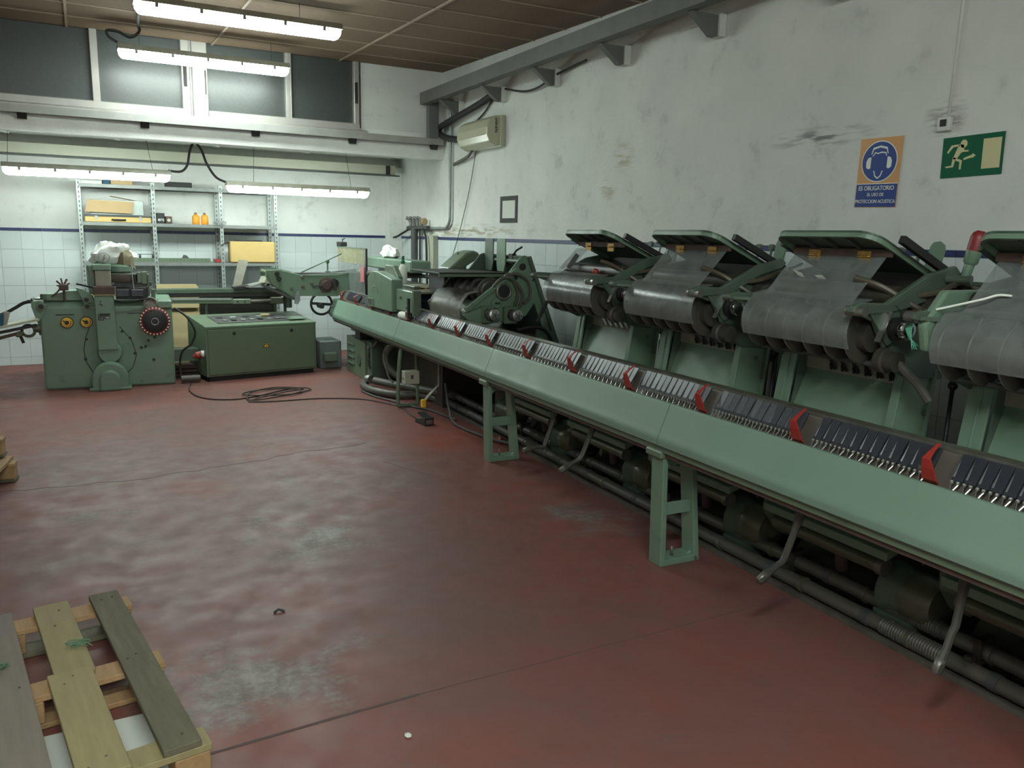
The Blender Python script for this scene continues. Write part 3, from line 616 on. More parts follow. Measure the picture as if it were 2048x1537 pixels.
# cast legs with two windows
def cast_leg(v):
    root = bpy.data.objects.new('leg', None)
    mb = MB()
    def X(u0, z0, u1, z1, w_): mb.bar((u0,v,z0),(u1,v,z1),w_,0.07,up=(0,1,0))
    # front upright (wide flange), rear upright, top plate, middle and foot
    mb.ext([(-0.022,0.0),(0.022,0.0),(0.012,0.565),(-0.030,0.565)][:0] or [(-0.020,0.0),(0.014,0.0),(-0.006,0.565),(-0.036,0.565)], 'y', v-0.022, v+0.075)
    mb.ext([(0.190,0.0),(0.226,0.0),(0.165,0.565),(0.135,0.565)], 'y', v-0.022, v+0.075)
    mb.ext([(-0.0,0.26),(0.19,0.26),(0.185,0.315),(0.17,0.325),(0.02,0.325),(-0.0,0.335)], 'y', v+0.0, v+0.016)
    mb.ext([(-0.01,0.47),(0.01,0.50),(0.03,0.515),(0.13,0.515),(0.15,0.50),(0.16,0.47),(0.16,0.565),(-0.02,0.565)], 'y', v+0.0, v+0.016)
    mb.ext([(0.01,0.045),(0.04,0.035),(0.17,0.035),(0.2,0.06),(0.2,0.0),(0.0,0.0)], 'y', v+0.0, v+0.016)
    mb.ext([(0.0,0.0),(0.215,0.0),(0.215,0.026),(0.20,0.034),(0.01,0.034)], 'y', v-0.022, v+0.085)
    o = mb.obj('leg', 'box_green' if v > 6 else 'green', cv, bevel=0.005)
    MB().cbox(-0.06,0.05,v-0.03,v+0.10,0.560,0.600,0.008).obj('leg_bracket', 'box_green', o)
    MB().cyl((0.08,v+0.02,0.03),(0.08,v+0.02,0.085),0.007,n=8).obj('anchor_bolt', 'worn_steel', o)
    return o
cast_leg(2.98); cast_leg(5.01); cast_leg(0.95)
# tube leg at the far end
lt = MB(); v = 7.0
lt.tube([(0.03,v,0.60),(-0.01,v,0.53),(-0.03,v,0.30),(-0.035,v,0.06),(-0.025,v,0.022),(0.01,v,0.02),(0.15,v,0.02)],0.019,8,smooth=2); lt.tube([(0.14,v,0.57),(0.15,v,0.3),(0.16,v,0.02)],0.017,8)
lt.obj('leg', 'box_green', cv)
# inching pedals hanging from the rail
for (v, um, ue, zm, ze) in ((1.48,0.055,-0.02,0.37,0.215), (2.18,0.0,-0.135,0.355,0.27), (3.76,0.0,-0.145,0.37,0.288), (4.2,0.0,-0.155,0.335,0.298)):
    p = MB().tube([(0.08,v,0.60),(0.078,v,0.56),(um+(0.08-um)*.5,v,zm+(0.56-zm)*.5),(um,v,zm),(um-0.014,v,zm-0.022),(um+(ue-um)*.45,v,zm+(ze-zm)*.5),(um+(ue-um)*.8,v,zm+(ze-zm)*.82),(ue,v,ze)],[0.030,0.024,0.014,0.014,0.013,0.013,0.018,0.017,0.011],8)
    p.obj('pedal_arm', 'drum_dark', cv)
    MB().tube([(um+(ue-um)*.7,v,zm+(ze-zm)*.72+.004),(ue-.003,v,ze+.004)],[0.0175,0.013],8).obj('worn_tip', 'worn_steel', cv)
p = MB().tube([(0.22,6.6,0.56),(0.215,6.6,0.27),(0.12,6.6,0.18),(0.08,6.6,0.13)],0.015,8); po = p.obj('pedal_arm', 'worn_steel', cv)
MB().cbox(0.05,0.09,6.58,6.62,0.075,0.15,0.006).obj('yellow_tip', 'yellow', po)
# ================================================================== DRIVE BASE under the feeders
db = mthing('drive_base', 'dark oily drive base with shaft, gearboxes and green benches beneath the feeders', 'machine', 0, 0)
MB().box(0.36,1.35,0.4,6.8,0.0,0.012).obj('sump_tray', 'sump', db)
MB().bar((0.356,0.4,0.012),(0.356,6.6,0.012),0.014,0.024).obj('edge_angle', 'worn_steel', db)
for vc in (0.53,1.47,2.41,3.35,4.29,5.23):
    # bench plate, lower lip, shaft, gearbox pair and housing of each station
    MB().ext([(0.385,0.392),(0.62,0.475),(0.62,0.463),(0.395,0.380)], 'y', vc-0.40, vc+0.30).obj('bench_plate', 'green', db, bevel=0.003)
    MB().ext([(0.382,0.368),(0.60,0.44),(0.60,0.40),(0.385,0.330)], 'y', vc-0.40, vc+0.30).obj('bench_rail', 'green', db, bevel=0.004)
    MB().cyl((0.415,vc-0.37,0.290),(0.415,vc+0.24,0.290),0.032,n=14).obj('shaft_tube', 'oily', db)
    MB().cyl((0.415,vc-0.38,0.290),(0.415,vc-0.35,0.290),0.038,n=14).obj('shaft_collar', 'worn_steel', db)
    g = MB().lathe((0.53,vc+0.50,0.175),(0,1,0),[(-0.01,0.07),(0.0,0.10),(0.09,0.115),(0.10,0.118),(0.11,0.108)],22); g.obj('gearbox', 'dark_green', db)
    MB().lathe((0.53,vc+0.50,0.175),(0,-1,0),[(0.0,0.106),(0.015,0.108),(0.10,0.105),(0.125,0.085),(0.13,0.04)],22).obj('gearbox_cover', 'oily', db)
    MB().box(0.44,0.62,vc+0.44,vc+0.62,0.012,0.09).obj('gearbox_foot', 'dark_green', db)
    MB().ext([(0.40,0.46),(0.62,0.50),(0.66,0.22),(0.50,0.20),(0.42,0.30)], 'y', vc+0.24, vc+0.33).obj('bearing_housing', 'dark_green', db, bevel=0.008)
    MB().cyl((0.47,vc+0.22,0.27),(0.47,vc+0.16,0.27),0.028,n=12).obj('bearing_cap', 'steel', db)
    MB().ext([(0.56,0.012),(1.0,0.012),(1.0,0.30),(0.80,0.30)], 'y', vc-0.38, vc+0.30).obj('sloping_guard', 'oily', db)
    MB().ext([(0.46,0.10),(0.60,0.16),(0.60,0.15),(0.46,0.09)], 'y', vc-0.33, vc+0.10).obj('oil_pan', 'oily_black', db)
    MB().cyl((0.56,vc-0.05,0.10),(0.52,vc-0.05,0.31),0.03,n=10).obj('pipe_stub', 'rust_dark', db)
    MB().cyl((0.46,vc+0.40,0.45),(0.50,vc+0.46,0.33),0.006,n=6).obj('link_rod', 'steel', db)
MB().box(0.66,1.30,0.4,6.4,0.3,0.46).obj('bed_casting', 'dark_green', db)
# two pipes on the floor with couplings and clamps
for (name, lab, u, z, r, offs) in (('floor_pipe','front dark pipe on the floor below the conveyor with steel collars',0.405,0.05,0.032,0.0),('floor_pipe','rear dark pipe running just above and behind the front floor pipe',0.485,0.105,0.032,0.28)):
    t = mthing(name, lab, 'pipe', u, 0, z)
    MB().cyl((0,0.5,0),(0,7.3,0),r,n=14).obj('tube', 'hose', t)
    for k in range(12):
        v = 0.75+offs+0.56*k
        MB().cyl((0,v,0),(0,v+0.018,0),r+0.006,n=14).obj('collar', 'worn_steel' if k % 3 == 1 else 'oily', t)
        MB().cyl((0,v+0.2,0),(0,v+0.235,0),r+0.004,n=14).obj('coupling', 'dark_grey', t)
    for v0 in (1.72,4.9):
        c = MB().lathe((0,v0+offs*0.3,0),(0,1,0),[(i*0.006, r+(0.006 if i % 2 else 0.002)) for i in range(48)],12); c.obj('corrugated_sleeve', 'hose', t)
for k, v in enumerate((1.05,1.62,2.55,3.5,4.45,5.4)):
    c = MB(); c.box(0.395,0.42,v,v+0.03,0.0,0.10); c.box(0.46,0.53,v,v+0.03,0.06,0.075); c.box(0.445,0.46,v,v+0.03,0.0,0.16); c.box(0.445,0.53,v,v+0.03,0.142,0.16)
    c.obj('pipe_clamp', 'oily_black', db)
# ================================================================== FEEDERS
def ring_set(parent, u, z, r, w0, w1, n, name='gripper_ring', mtl='drum_dark'):
    me = MB().lathe((0,0,0),(0,1,0),[(0,r-0.02),(0.003,r),(0.012,r),(0.015,r-0.02)],24).mesh(name, mtl)
    rim = MB().torus((0,0.0075,0),(0,1,0),r,0.0035,28,5).mesh('ring_edge', 'worn_steel')
    for i in range(n):
        o_ = inst(me, name, parent, (u, w0+(w1-w0)*i/(n-1), z)); inst(rim, 'ring_edge', o_)
def lid_mesh():
    # rounded tray seen from below; s runs down the slope, w along the machine
    d = Vector((0.42,-0.185)).normalized(); nrm = Vector((-d.y, d.x))
    def P(s, w, h): q = Vector((0.275,1.648))+d*s+nrm*h; return (q.x, w, q.y)
    W = 0.27; R = 0.085; Ls = 0.46
    out = []
    for (cx_, sgn) in ((-1,-1),(1,1)):
        arc = [(R-R*math.cos(PI/2*i/6), (W-R)+R*math.sin(PI/2*i/6)) for i in range(7)]
        arc = [(R*(1-math.sin(PI/2*i/6)), (W-R)+R*(math.sin(PI/2*(1-0))*0+math.cos(PI/2*(1-i/6))*1)) for i in range(7)]
        if sgn < 0: out = [(s, -w) for (s, w) in [(Ls, W)]+[(R-R*math.sin(PI/2*i/6), W-R+R*math.cos(PI/2*i/6)) for i in range(7)]]
        else: out += [(R-R*math.cos(PI/2*i/6), W-R+R*math.sin(PI/2*i/6)) for i in range(7)]+[(Ls, W)]
    n = len(out)
    plate = MB().add([P(s,w,0.0) for (s,w) in out]+[P(s,w,0.008) for (s,w) in out], [tuple(range(n)), tuple(range(n,2*n))[::-1]]+[(i,(i+1)%n,(i+1)%n+n,i+n) for i in range(n)])
    rim = MB(); th = 0.012
    inn = []
    for i,(s,w) in enumerate(out):
        if i in (0,n-1): inn.append((s, w-math.copysign(th,w)))
        else:
            p = Vector(out[i-1]); q = Vector(out[i+1]); t = (q-p).normalized(); m_ = Vector((t.y,-t.x)); c = Vector((s,w))+m_*th
            if (c-Vector((0.25,0))).length > (Vector((s,w))-Vector((0.25,0))).length: c = Vector((s,w))-m_*th
            inn.append(tuple(c))
    for i in range(n-1):
        a, b, c, e_ = out[i], out[i+1], inn[i+1], inn[i]
        rim.add([P(*a,-0.018),P(*b,-0.018),P(*c,-0.018),P(*e_,-0.018),P(*a,0.010),P(*b,0.010),P(*c,0.010),P(*e_,0.010)], [(0,3,2,1),(4,5,6,7),(0,1,5,4),(2,3,7,6),(1,2,6,5),(3,0,4,7)])
    return plate, rim, P
LP, LR, LPF = lid_mesh()
def feeder(vc, idx, label):
    f = mthing('signature_feeder', label, 'feeder', 0, vc, 0, 'feeders along the conveyor')
    del f['group']
    W = 0.33
    # columns (channel section, leaning slightly back)
    for s_ in (-1, 1):
        fw_ = 0.04 if s_ < 0 else 0.09
        a, b = (s_*W, s_*(W-fw_)) if s_ > 0 else (-W, -W+fw_)
        lo, hi = min(a,b), max(a,b)
        c = MB()
        c.ext([(0.35,0.44),(0.362,0.44),(0.474,1.12),(0.462,1.12)], 'y', lo, hi)                    # front flange
        w0, w1 = (W-0.012, W) if s_ > 0 else (-W, -W+0.012)
        c.ext([(0.355,0.44),(0.56,0.44),(0.63,1.10),(0.465,1.12)], 'y', w0, w1)                      # web
        c.ext([(0.555,0.44),(0.567,0.44),(0.64,1.10),(0.628,1.10)], 'y', w0-0.012*(s_<0)*0-0.0, w1+0.0) 
        if s_ > 0: c.ext([(0.344,0.44),(0.352,0.44),(0.464,1.12),(0.456,1.12)], 'y', W-0.055, W-0.047)
        else: c.ext([(0.555,0.44),(0.575,0.44),(0.648,1.10),(0.628,1.10)], 'y', -W-0.012, -W)
        co = c.obj('column', 'green', f, bevel=0.003)
        if s_ < 0:
            for (u, z) in ((0.56,1.02),(0.60,0.92),(0.57,0.80),(0.47,0.78)): MB().lathe((u,-W-0.001,z),(0,-1,0),[(0,0.009),(0.006,0.009),(0.010,0.004)],10).obj('bolt', 'dark_green', co)
    MB().ext([(0.33,0.56),(0.35,0.56),(0.545,1.035),(0.525,1.035)], 'y', -W+0.045, W-0.095).obj('chute_panel', 'green', f)
    for s_ in (-1,1):
        w_ = -W+0.045 if s_ < 0 else W-0.10
        MB().ext([(0.37,0.50),(0.56,0.50),(0.60,1.08),(0.48,1.10)], 'y', w_, w_+0.006).obj('chute_cheek', 'dark_green', f)
    # comb plate with prongs
    MB().box(0.515,0.525,-W+0.05,W-0.10,1.035,1.13).obj('comb_plate', 'lamp_body', f)
    for k in range(6):
        w_ = -0.25+0.062*k
        pr = MB(); pr.bar((0.512,w_,1.05),(0.49,w_+0.012,1.095),0.016,0.012); pr.bar((0.512,w_+0.022,1.048),(0.49,w_+0.008,1.075),0.010,0.010); pr.bar((0.50,w_-0.01,1.11),(0.49,w_+0.025,1.105),0.010,0.010)
        pr.obj('prong', 'black' if idx != 0 else 'steel', f)
    MB().cyl((0.31,-W,1.135),(0.31,W-0.02,1.135),0.011,n=10).obj('cross_rod', 'dark_grey', f)
    # side frames
    sp_ = [(0.10,1.368),(0.135,1.380),(0.30,1.372),(0.50,1.475),(0.66,1.505),(0.74,1.47),(0.74,1.2),(0.68,1.06),(0.46,1.08),(0.36,1.12),(0.30,1.22),(0.24,1.31),(0.13,1.345),(0.10,1.350)]
    MB().ext([(0.10,1.372),(0.135,1.388),(0.28,1.382),(0.50,1.49),(0.66,1.525),(0.69,1.50),(0.66,1.475),(0.52,1.44),(0.34,1.35),(0.13,1.338),(0.10,1.350)], 'y', -W-0.03, -W-0.006).obj('green_arm', 'dark_green', f, bevel=0.005)
    MB().ext([(0.20,1.345),(0.42,1.40),(0.40,1.34),(0.335,1.22),(0.315,1.215)], 'y', -W-0.022, -W-0.008).obj('v_bracket', 'dark_green', f, bevel=0.004)
    for s_ in (-1,1): MB().ext(sp_, 'y', s_*W-0.008, s_*W+0.008).obj('side_frame', 'dark_green', f, bevel=0.004)
    # feeder drums
    MB().cyl((0.285,-W+0.02,1.245),(0.285,W-0.02,1.245),0.060,n=24).obj('front_drum', 'drum_dark', f)
    MB().cyl((0.50,-W+0.02,1.27),(0.50,W-0.02,1.27),0.125,n=24).obj('rear_drum', 'drum_dark', f)
    MB().cyl((0.40,-W+0.02,1.40),(0.40,W-0.02,1.40),0.045,n=16).obj('transfer_roller', 'oily_black', f)
    ring_set(f, 0.285, 1.245, 0.108, -0.27, 0.27, 6); ring_set(f, 0.50, 1.27, 0.143, -0.25, 0.26, 5)
    # near side: arm, roller, knob, gear, hoses
    e_ = -W-0.008
    MB().cyl((0.125,e_-0.055,1.355),(0.125,e_+0.03,1.355),0.019,n=14).obj('guide_roller', 'steel', f)
    MB().cyl((0.125,W,1.355),(0.125,W+0.045,1.355),0.019,n=14).obj('guide_roller', 'dark_grey', f)
    MB().ext([(0.645,1.40),(0.665,1.40),(0.665,1.50),(0.645,1.49)], 'y', -W+0.01, W-0.01).obj('gap_plate', 'oily_black', f)  # dark plate added to close the bright gap below the lid
    kn = MB().lathe((0.345,e_,1.282),(0,-1,0),[(0,0.046),(0.03,0.046),(0.034,0.03),(0.05,0.03)],18).obj('knob_collar', 'black', f)
    MB().lathe((0.345,e_-0.05,1.282),(0,-1,0),[(0,0.033),(0.012,0.036),(0.03,0.036),(0.034,0.030),(0.036,0.012)],18).obj('knob', 'chrome' if idx > 0 else 'steel', kn)
    for a in range(8): MB().cyl((0.345+0.036*math.cos(a*PI/4),e_-0.055,1.282+0.036*math.sin(a*PI/4)),(0.345+0.036*math.cos(a*PI/4),e_-0.078,1.282+0.036*math.sin(a*PI/4)),0.004,n=5).obj('knob_rib', 'steel', kn) if idx > 1 else None
    gear = [(0.085*(1.0 if i % 2 else 0.9)*math.cos(2*PI*i/28), 0.085*(1.0 if i % 2 else 0.9)*math.sin(2*PI*i/28)) for i in range(28)]
    MB().ext([(0.56+p[0],1.345+p[1]) for p in gear], 'y', e_-0.03, e_-0.005).obj('timing_gear', 'drum_dark', f)
    MB().lathe((0.56,e_-0.03,1.345),(0,-1,0),[(0,0.05),(0.012,0.05),(0.015,0.03),(0.03,0.03)],16).obj('gear_hub', 'dark_green', f)
    MB().lathe((0.30,e_,1.16),(0,-1,0),[(0,0.05),(0.03,0.05),(0.035,0.04),(0.08,0.04),(0.083,0.02)],16).obj('shaft_end', 'drum_dark', f)
    MB().bar((0.245,e_-0.02,1.235),(0.30,e_-0.02,1.35),0.006,0.024,up=(0,1,0)).obj('scale_strip', 'steel', f)
    if idx == 2: MB().tube([(0.30,e_-0.06,1.17),(0.36,e_-0.13,1.08),(0.38,e_-0.17,1.02)],0.017,8).obj('suction_hose', 'hose', f)
    hz = [[(0.70,e_-0.02,1.44),(0.62,e_-0.06,1.46),(0.50,e_-0.05,1.42),(0.40,e_+0.03,1.41),(0.33,e_+0.12,1.45)],
          [(0.70,e_-0.04,1.42),(0.60,e_-0.09,1.41),(0.48,e_-0.07,1.36),(0.36,e_-0.03,1.34)],
          [(0.30,e_+0.16,1.47),(0.34,e_+0.06,1.44),(0.42,e_-0.03,1.37),(0.52,e_-0.08,1.32),(0.60,e_-0.10,1.34)],
          [(0.66,e_-0.03,1.45),(0.70,e_-0.12,1.43),(0.72,e_-0.17,1.37),(0.73,e_-0.19,1.30)],
          [(0.66,e_-0.01,1.43),(0.71,e_-0.09,1.42),(0.74,e_-0.13,1.36),(0.75,e_-0.15,1.31)]]
    for k, h in enumerate(hz): MB().tube(h, 0.012 if k < 3 else 0.009, 7, smooth=5).obj('air_tube', 'brown_tube', f)
    # back frame, pile hopper and guides
    MB().ext([(0.66,1.44),(1.02,1.26),(1.02,1.24),(0.66,1.41)], 'y', -W+0.03, W-0.03).obj('hopper_deck', 'dark_green', f)
    MB().ext([(0.64,1.10),(0.74,1.12),(1.02,1.18),(1.02,1.24),(0.64,1.42)], 'y', -W+0.0, -W+0.03).obj('hopper_cheek', 'dark_green', f, bevel=0.004)
    MB().ext([(0.64,1.10),(0.74,1.12),(1.02,1.18),(1.02,1.24),(0.64,1.42)], 'y', W-0.03, W).obj('hopper_cheek', 'dark_green', f, bevel=0.004)
    MB().box(0.99,1.03,-0.05,0.05,0.46,1.20).obj('rear_post', 'dark_green', f)
    MB().cyl((0.98,-W,1.44),(0.98,W,1.44),0.014,n=10).obj('guide_bar', 'dark_green', f)
    for k, w_ in enumerate((0.28,0.17,0.07)):
        MB().bar((0.96,w_+0.03,1.28),(1.0,w_,1.575),0.022,0.012).obj('pile_guide', 'dark_green', f)
        MB().cyl((0.985,w_,1.575),(1.01,w_,1.575),0.018,n=12).obj('guide_cap', 'dark_green', f)
    MB().ext([(-0.036,0),(0.036,0),(0.036,0.33),(0.026,0.352),(0.0,0.362),(-0.026,0.352),(-0.036,0.33)], 'x', -0.006, 0.006).rot(Matrix.Translation((0.93,0.0,1.27)) @ Matrix.Rotation(0.22,4,'X')).obj('side_guide', 'green', f)
    MB().tube([(0.95,-0.10,1.46),(0.95,-0.16,1.475),(0.95,-0.21,1.495)],0.007,6).obj('clamp_lever', 'black', f); MB().box(0.93,0.97,-0.13,-0.08,1.40,1.46).obj('clamp_block', 'dark_green', f)
    # lid
    ld = MB(); ld.v = list(LP.v); ld.f = list(LP.f); ld.sm = list(LP.sm); lo_ = ld.obj('lid', 'dark_green', f)
    lr = MB(); lr.v = list(LR.v); lr.f = list(LR.f); lr.sm = list(LR.sm); lr.obj('lid_rim', 'green', lo_)
    cb = MB(); q0 = LPF(0.155,-0.25,-0.03); cb.box(q0[0]-0.009,q0[0]+0.009,-0.255,0.255,q0[2]-0.004,q0[2]+0.026); cb.obj('cross_bar', 'rust_dark', lo_)
    for w_ in (-0.12,0.0,0.12): a_ = LPF(0.03,w_,-0.008); b_ = LPF(0.15,w_+0.01,-0.008); MB().bar(a_,b_,0.010,0.012).obj('lid_rib', 'dark_grey', lo_)
    MB().bar((0.36,-W+0.0,1.625),(0.70,-W-0.0,1.475),0.024,0.03).obj('support_strut', 'black', f); MB().cyl((0.70,-W-0.02,1.465),(0.70,-W+0.06,1.465),0.014,n=10).obj('strut_pivot', 'steel', f)
    MB().bar((0.36,W-0.04,1.60),(0.70,W-0.04,1.455),0.018,0.02).obj('support_strut', 'dark_green', f)
    for w_ in (-0.135,0.125):
        h_ = MB(); h_.box(q0[0]-0.014,q0[0]-0.008,w_-0.033,w_+0.033,q0[2]-0.030,q0[2]+0.018); h_.cyl((q0[0]-0.014,w_-0.033,q0[2]-0.004),(q0[0]-0.014,w_+0.033,q0[2]-0.004),0.005,n=8)
        h_.obj('hinge', 'brass', lo_)
    # acrylic covers
    if idx > 0: MB().sheet([(q0[0]-0.006,q0[2]-0.004),(0.232,1.375)], 'y', -0.235, 0.245, 0.004).obj('cover_flap', 'acrylic', f)
    else:
        MB().sheet([(q0[0]+0.03,q0[2]-0.02),(0.30,1.40)], 'y', 0.20, 0.34, 0.004).obj('cover_flap', 'acrylic_clear', f)
        MB().bar((0.36,0.20,1.50),(0.31,0.23,1.41),0.012,0.03).obj('handle', 'black', f)
        MB().ball((0.33,-0.07,1.40),0.022,8).obj('red_knob', 'red', f)
        MB().tube([(0.20,W+0.02,1.36),(0.16,W+0.09,1.37),(0.14,W+0.07,1.32)],0.01,6).obj('hook', 'black', f)
        MB().bar((0.20,0.30,1.19),(0.16,0.36,1.05),0.018,0.018).obj('hanging_strap', 'black', f)
    arc = [(0.285,1.392),(0.225,1.378)]+[(0.285-0.125*math.cos(t), 1.262+0.125*math.sin(t)) for t in [0.95,0.7,0.45,0.2,0.0,-0.15,-0.3]]+[(0.178,1.198)]
    MB().sheet(arc, 'y', -0.285, 0.30, 0.004, True).obj('curved_cover', 'acrylic', f)
    for w_ in (-0.29,0.30): MB().bar((0.125,w_*1.08,1.355),(0.20,w_,1.35),0.014,0.014).obj('cover_clip', 'dark_green', f)
    return f
labs = ['far end feeder, its curved cover bright and its red knob showing below the lid', 'second feeder from the far end with glaring curved acrylic cover', 'third feeder with paper scraps stuck on its acrylic flap beside the red handle', 'nearest feeder, cut by the right edge of the photo, with green thread']
FV = [4.29, 3.35, 2.41, 1.47]
fds = [feeder(vc, i, labs[i]) for i, vc in enumerate(FV)]
for (w_, a_) in ((0.10,0.3),(-0.02,-0.2)):
    MB().ext([(0,0),(0.035,0.004),(0.05,0.03),(0.01,0.026)], 'x', -0.001, 0.0).rot(Matrix.Translation((0.318,w_,1.455)) @ Matrix.Rotation(-0.72,4,'Y') @ Matrix.Rotation(a_,4,'X')).obj('paper_scrap', 'paper', fds[2])
# speed levers with black balls standing between the feeders
for (v, lab) in ((3.80,'black ball lever left of the second feeder from the far end'), (2.88,'black ball lever to the left of the third feeder'), (1.93,'black ball lever left of the nearest feeder')):
    t = mthing('ball_lever', lab, 'lever', 0.55, v, 0.46)
    MB().cyl((-0.02,0,-0.0),(0.0,0,0.60),0.0085,n=8).obj('rod', 'black', t); MB().ball((0,0,0.605),0.019,12).obj('ball_knob', 'black', t)
    if v > 2: MB().bar((-0.0,0.05,0.0),(0.03,0.05,0.55),0.01,0.02).obj('guide_rail', 'worn_steel', t)
rh = mthing('red_tipped_handle', 'green handle with red grip leaning beside the nearest lid', 'handle', 0.62, 1.985, 1.475)
MB().lathe((0,0,0),(0.05,-0.09,0.50),[(0,0.018),(0.06,0.019),(0.068,0.027),(0.115,0.029)],14).obj('shaft', 'green', rh)
MB().lathe((0.011,-0.020,0.112),(0.05,-0.09,0.50),[(0,0.029),(0.05,0.031),(0.068,0.026),(0.078,0.013)],14).obj('grip', 'red_dark', rh)
MB().cyl((-0.02,0.06,-0.0),(0.0,-0.03,-0.0),0.018,n=12).obj('pivot', 'dark_green', rh)
MB().ext([(0.03,-0.02),(0.0,0.03),(-0.10,0.0),(-0.30,-0.10),(-0.27,-0.12),(-0.05,-0.07)], 'y', 0.06, 0.075).obj('carrier_arm', 'dark_green', rh)
# green box and thread on nearest feeder
gb = MB().ext([(0.14,1.33),(0.24,1.45),(0.60,1.45),(0.60,1.22),(0.17,1.235)], 'y', 0.31, 0.345).obj('green_bracket', 'green', fds[3], bevel=0.01)
th_ = MB()
for k in range(7): th_.tube([(0.15+0.01*k,0.355,1.36+0.01*(k%3)),(0.14,0.36+0.004*k,1.31),(0.145+0.006*k,0.357,1.25-0.01*(k%2))],0.0014,4,smooth=3)
th_.obj('green_thread', 'green_thread', fds[3])
cable('white_cable_tie', 'white cable tie curving over the nearest feeder cover', [(0,0.0,0),(0.02,-0.06,0.02),(0.05,-0.13,0.045),(0.08,-0.16,0.06),(0.09,-0.2,0.06)], 0.004, 'sign_white', 'cable tie').location = mloc(0.19,1.78,1.385)
# ================================================================== STATION AT THE FAR END OF THE CONVEYOR (saddle feeder)
st = mthing('saddle_feeder', 'far angled feeder with triangular green side frame, two chrome knobs and tall guide plates', 'feeder', 0, 6.2)
pf = [(0.66,1.44),(0.70,1.455),(0.74,1.43),(1.12,0.42),(1.05,0.42),(0.80,1.06),(0.72,0.95),(0.30,0.88),(0.16,0.99),(0.155,1.02),(0.52,1.27)]
for v in (-0.30,0.52): MB().ext(pf, 'y', v, v+0.018).obj('side_frame', 'green' if v < 0 else 'dark_green', st, bevel=0.005)
MB().ext([(1.12,0.42),(1.16,0.42),(0.75,1.45),(0.72,1.44)], 'y', -0.32, 0.56).obj('back_post', 'dark_green', st, bevel=0.004)
MB().ext([(0.75,0.42),(1.10,0.42),(0.97,0.82),(0.82,0.86)], 'y', -0.33, -0.30).obj('lower_guard', 'dark_green', st)
MB().ext([(0.78,0.45),(1.02,0.45),(0.93,0.74),(0.84,0.78)], 'y', -0.338, -0.33).obj('guard_panel', 'green', st)
MB().tube([(0.62,-0.34,0.84),(0.80,-0.34,0.86),(0.92,-0.34,0.80),(1.04,-0.34,0.56)],0.016,8,smooth=4).obj('rubber_edging', 'black', st)
MB().bar((0.16,-0.315,1.01),(0.62,-0.315,1.34),0.03,0.034,up=(0,1,0)).obj('frame_rib', 'green', st)
MB().lathe((0.17,-0.30,1.0),(0,-1,0),[(0,0.035),(0.02,0.033),(0.03,0.01)],14).obj('pivot_cap', 'worn_steel', st)
MB().ext([(0.14,0.98),(0.34,1.05),(0.36,0.92),(0.22,0.88)], 'y', -0.34, -0.30).obj('bearing_plate', 'green', st, bevel=0.004)
for (u, z) in ((0.36,0.98),(0.57,0.97)):
    MB().cbox(u-0.07,u+0.05,-0.35,-0.30,z-0.075,z+0.065,0.008).obj('knob_plate', 'box_green', st)
    k_ = MB().cyl((u,-0.35,z),(u,-0.40,z),0.048,n=18).obj('knob_collar', 'dark_grey', st)
    MB().lathe((u+0.01,-0.40,z),(0,-1,0),[(0,0.045),(0.02,0.048),(0.035,0.046),(0.04,0.035),(0.042,0.012)],18).obj('knob', 'steel', k_)
    for a in range(5): MB().bar((u+0.012,-0.441,z),(u+0.012+0.036*math.cos(a*1.257),-0.441,z+0.036*math.sin(a*1.257)),0.006,0.004,up=(0,1,0)).obj('knob_spoke', 'dark_grey', k_)
MB().torus((0.50,-0.325,1.16),(0,1,0),0.062,0.012,22,8).obj('tube_flange', 'worn_steel', st); MB().cyl((0.50,-0.33,1.16),(0.50,-0.30,1.16),0.058,n=18).obj('tube_bore', 'black', st)
MB().lathe((0.44,-0.30,1.065),(0,-1,0),[(0,0.045),(0.02,0.045),(0.025,0.038)],16).obj('flange', 'green', st)
for u in (0.43,0.455): MB().cyl((u,-0.33,1.065),(u,-0.328,1.065),0.01,n=8).obj('flange_hole', 'black', st)
MB().lathe((0.68,-0.30,1.36),(0,-1,0),[(0,0.03),(0.006,0.03)],12).obj('bore', 'black', st); MB().cyl((0.62,-0.302,1.27),(0.62,-0.30,1.27),0.018,n=10).obj('bore', 'black', st)
for h in ([(0.40,-0.33,1.20),(0.47,-0.35,1.27),(0.56,-0.35,1.26),(0.62,-0.34,1.15),(0.60,-0.33,1.05)],[(0.52,-0.33,1.30),(0.62,-0.34,1.30),(0.72,-0.33,1.24),(0.74,-0.33,1.12),(0.68,-0.33,1.06)],[(0.50,-0.33,1.29),(0.58,-0.35,1.25),(0.66,-0.35,1.14),(0.64,-0.33,1.03)]):
    MB().tube(h, 0.013, 8, smooth=4).obj('air_tube', 'hose', st)
MB().cyl((0.27,-0.27,0.98),(0.27,0.50,0.98),0.10,n=22).obj('front_drum', 'dark_green', st)
MB().cyl((0.42,-0.27,1.15),(0.42,0.50,1.15),0.09,n=22).obj('upper_drum', 'drum_dark', st); ring_set(st, 0.42, 1.15, 0.11, -0.22, 0.42, 5)
MB().sheet([(0.30,1.16),(0.21,1.14)]+[(0.30-0.17*math.cos(t),1.0+0.15*math.sin(t)) for t in (0.8,0.5,0.2,0.0)]+[(0.135,0.93),(0.155,0.845)], 'y', -0.27, 0.42, 0.004, True).obj('curved_cover', 'acrylic_brown', st)
MB().box(0.02,0.62,-0.10,0.62,1.285,1.305).obj('lid', 'black', st, bevel=0.004); MB().box(0.015,0.62,-0.12,-0.10,1.27,1.29).obj('lid_edge', 'box_green', st)
MB().bar((0.28,0.44,1.15),(0.34,0.36,1.27),0.07,0.012).obj('lid_stay', 'box_green', st)
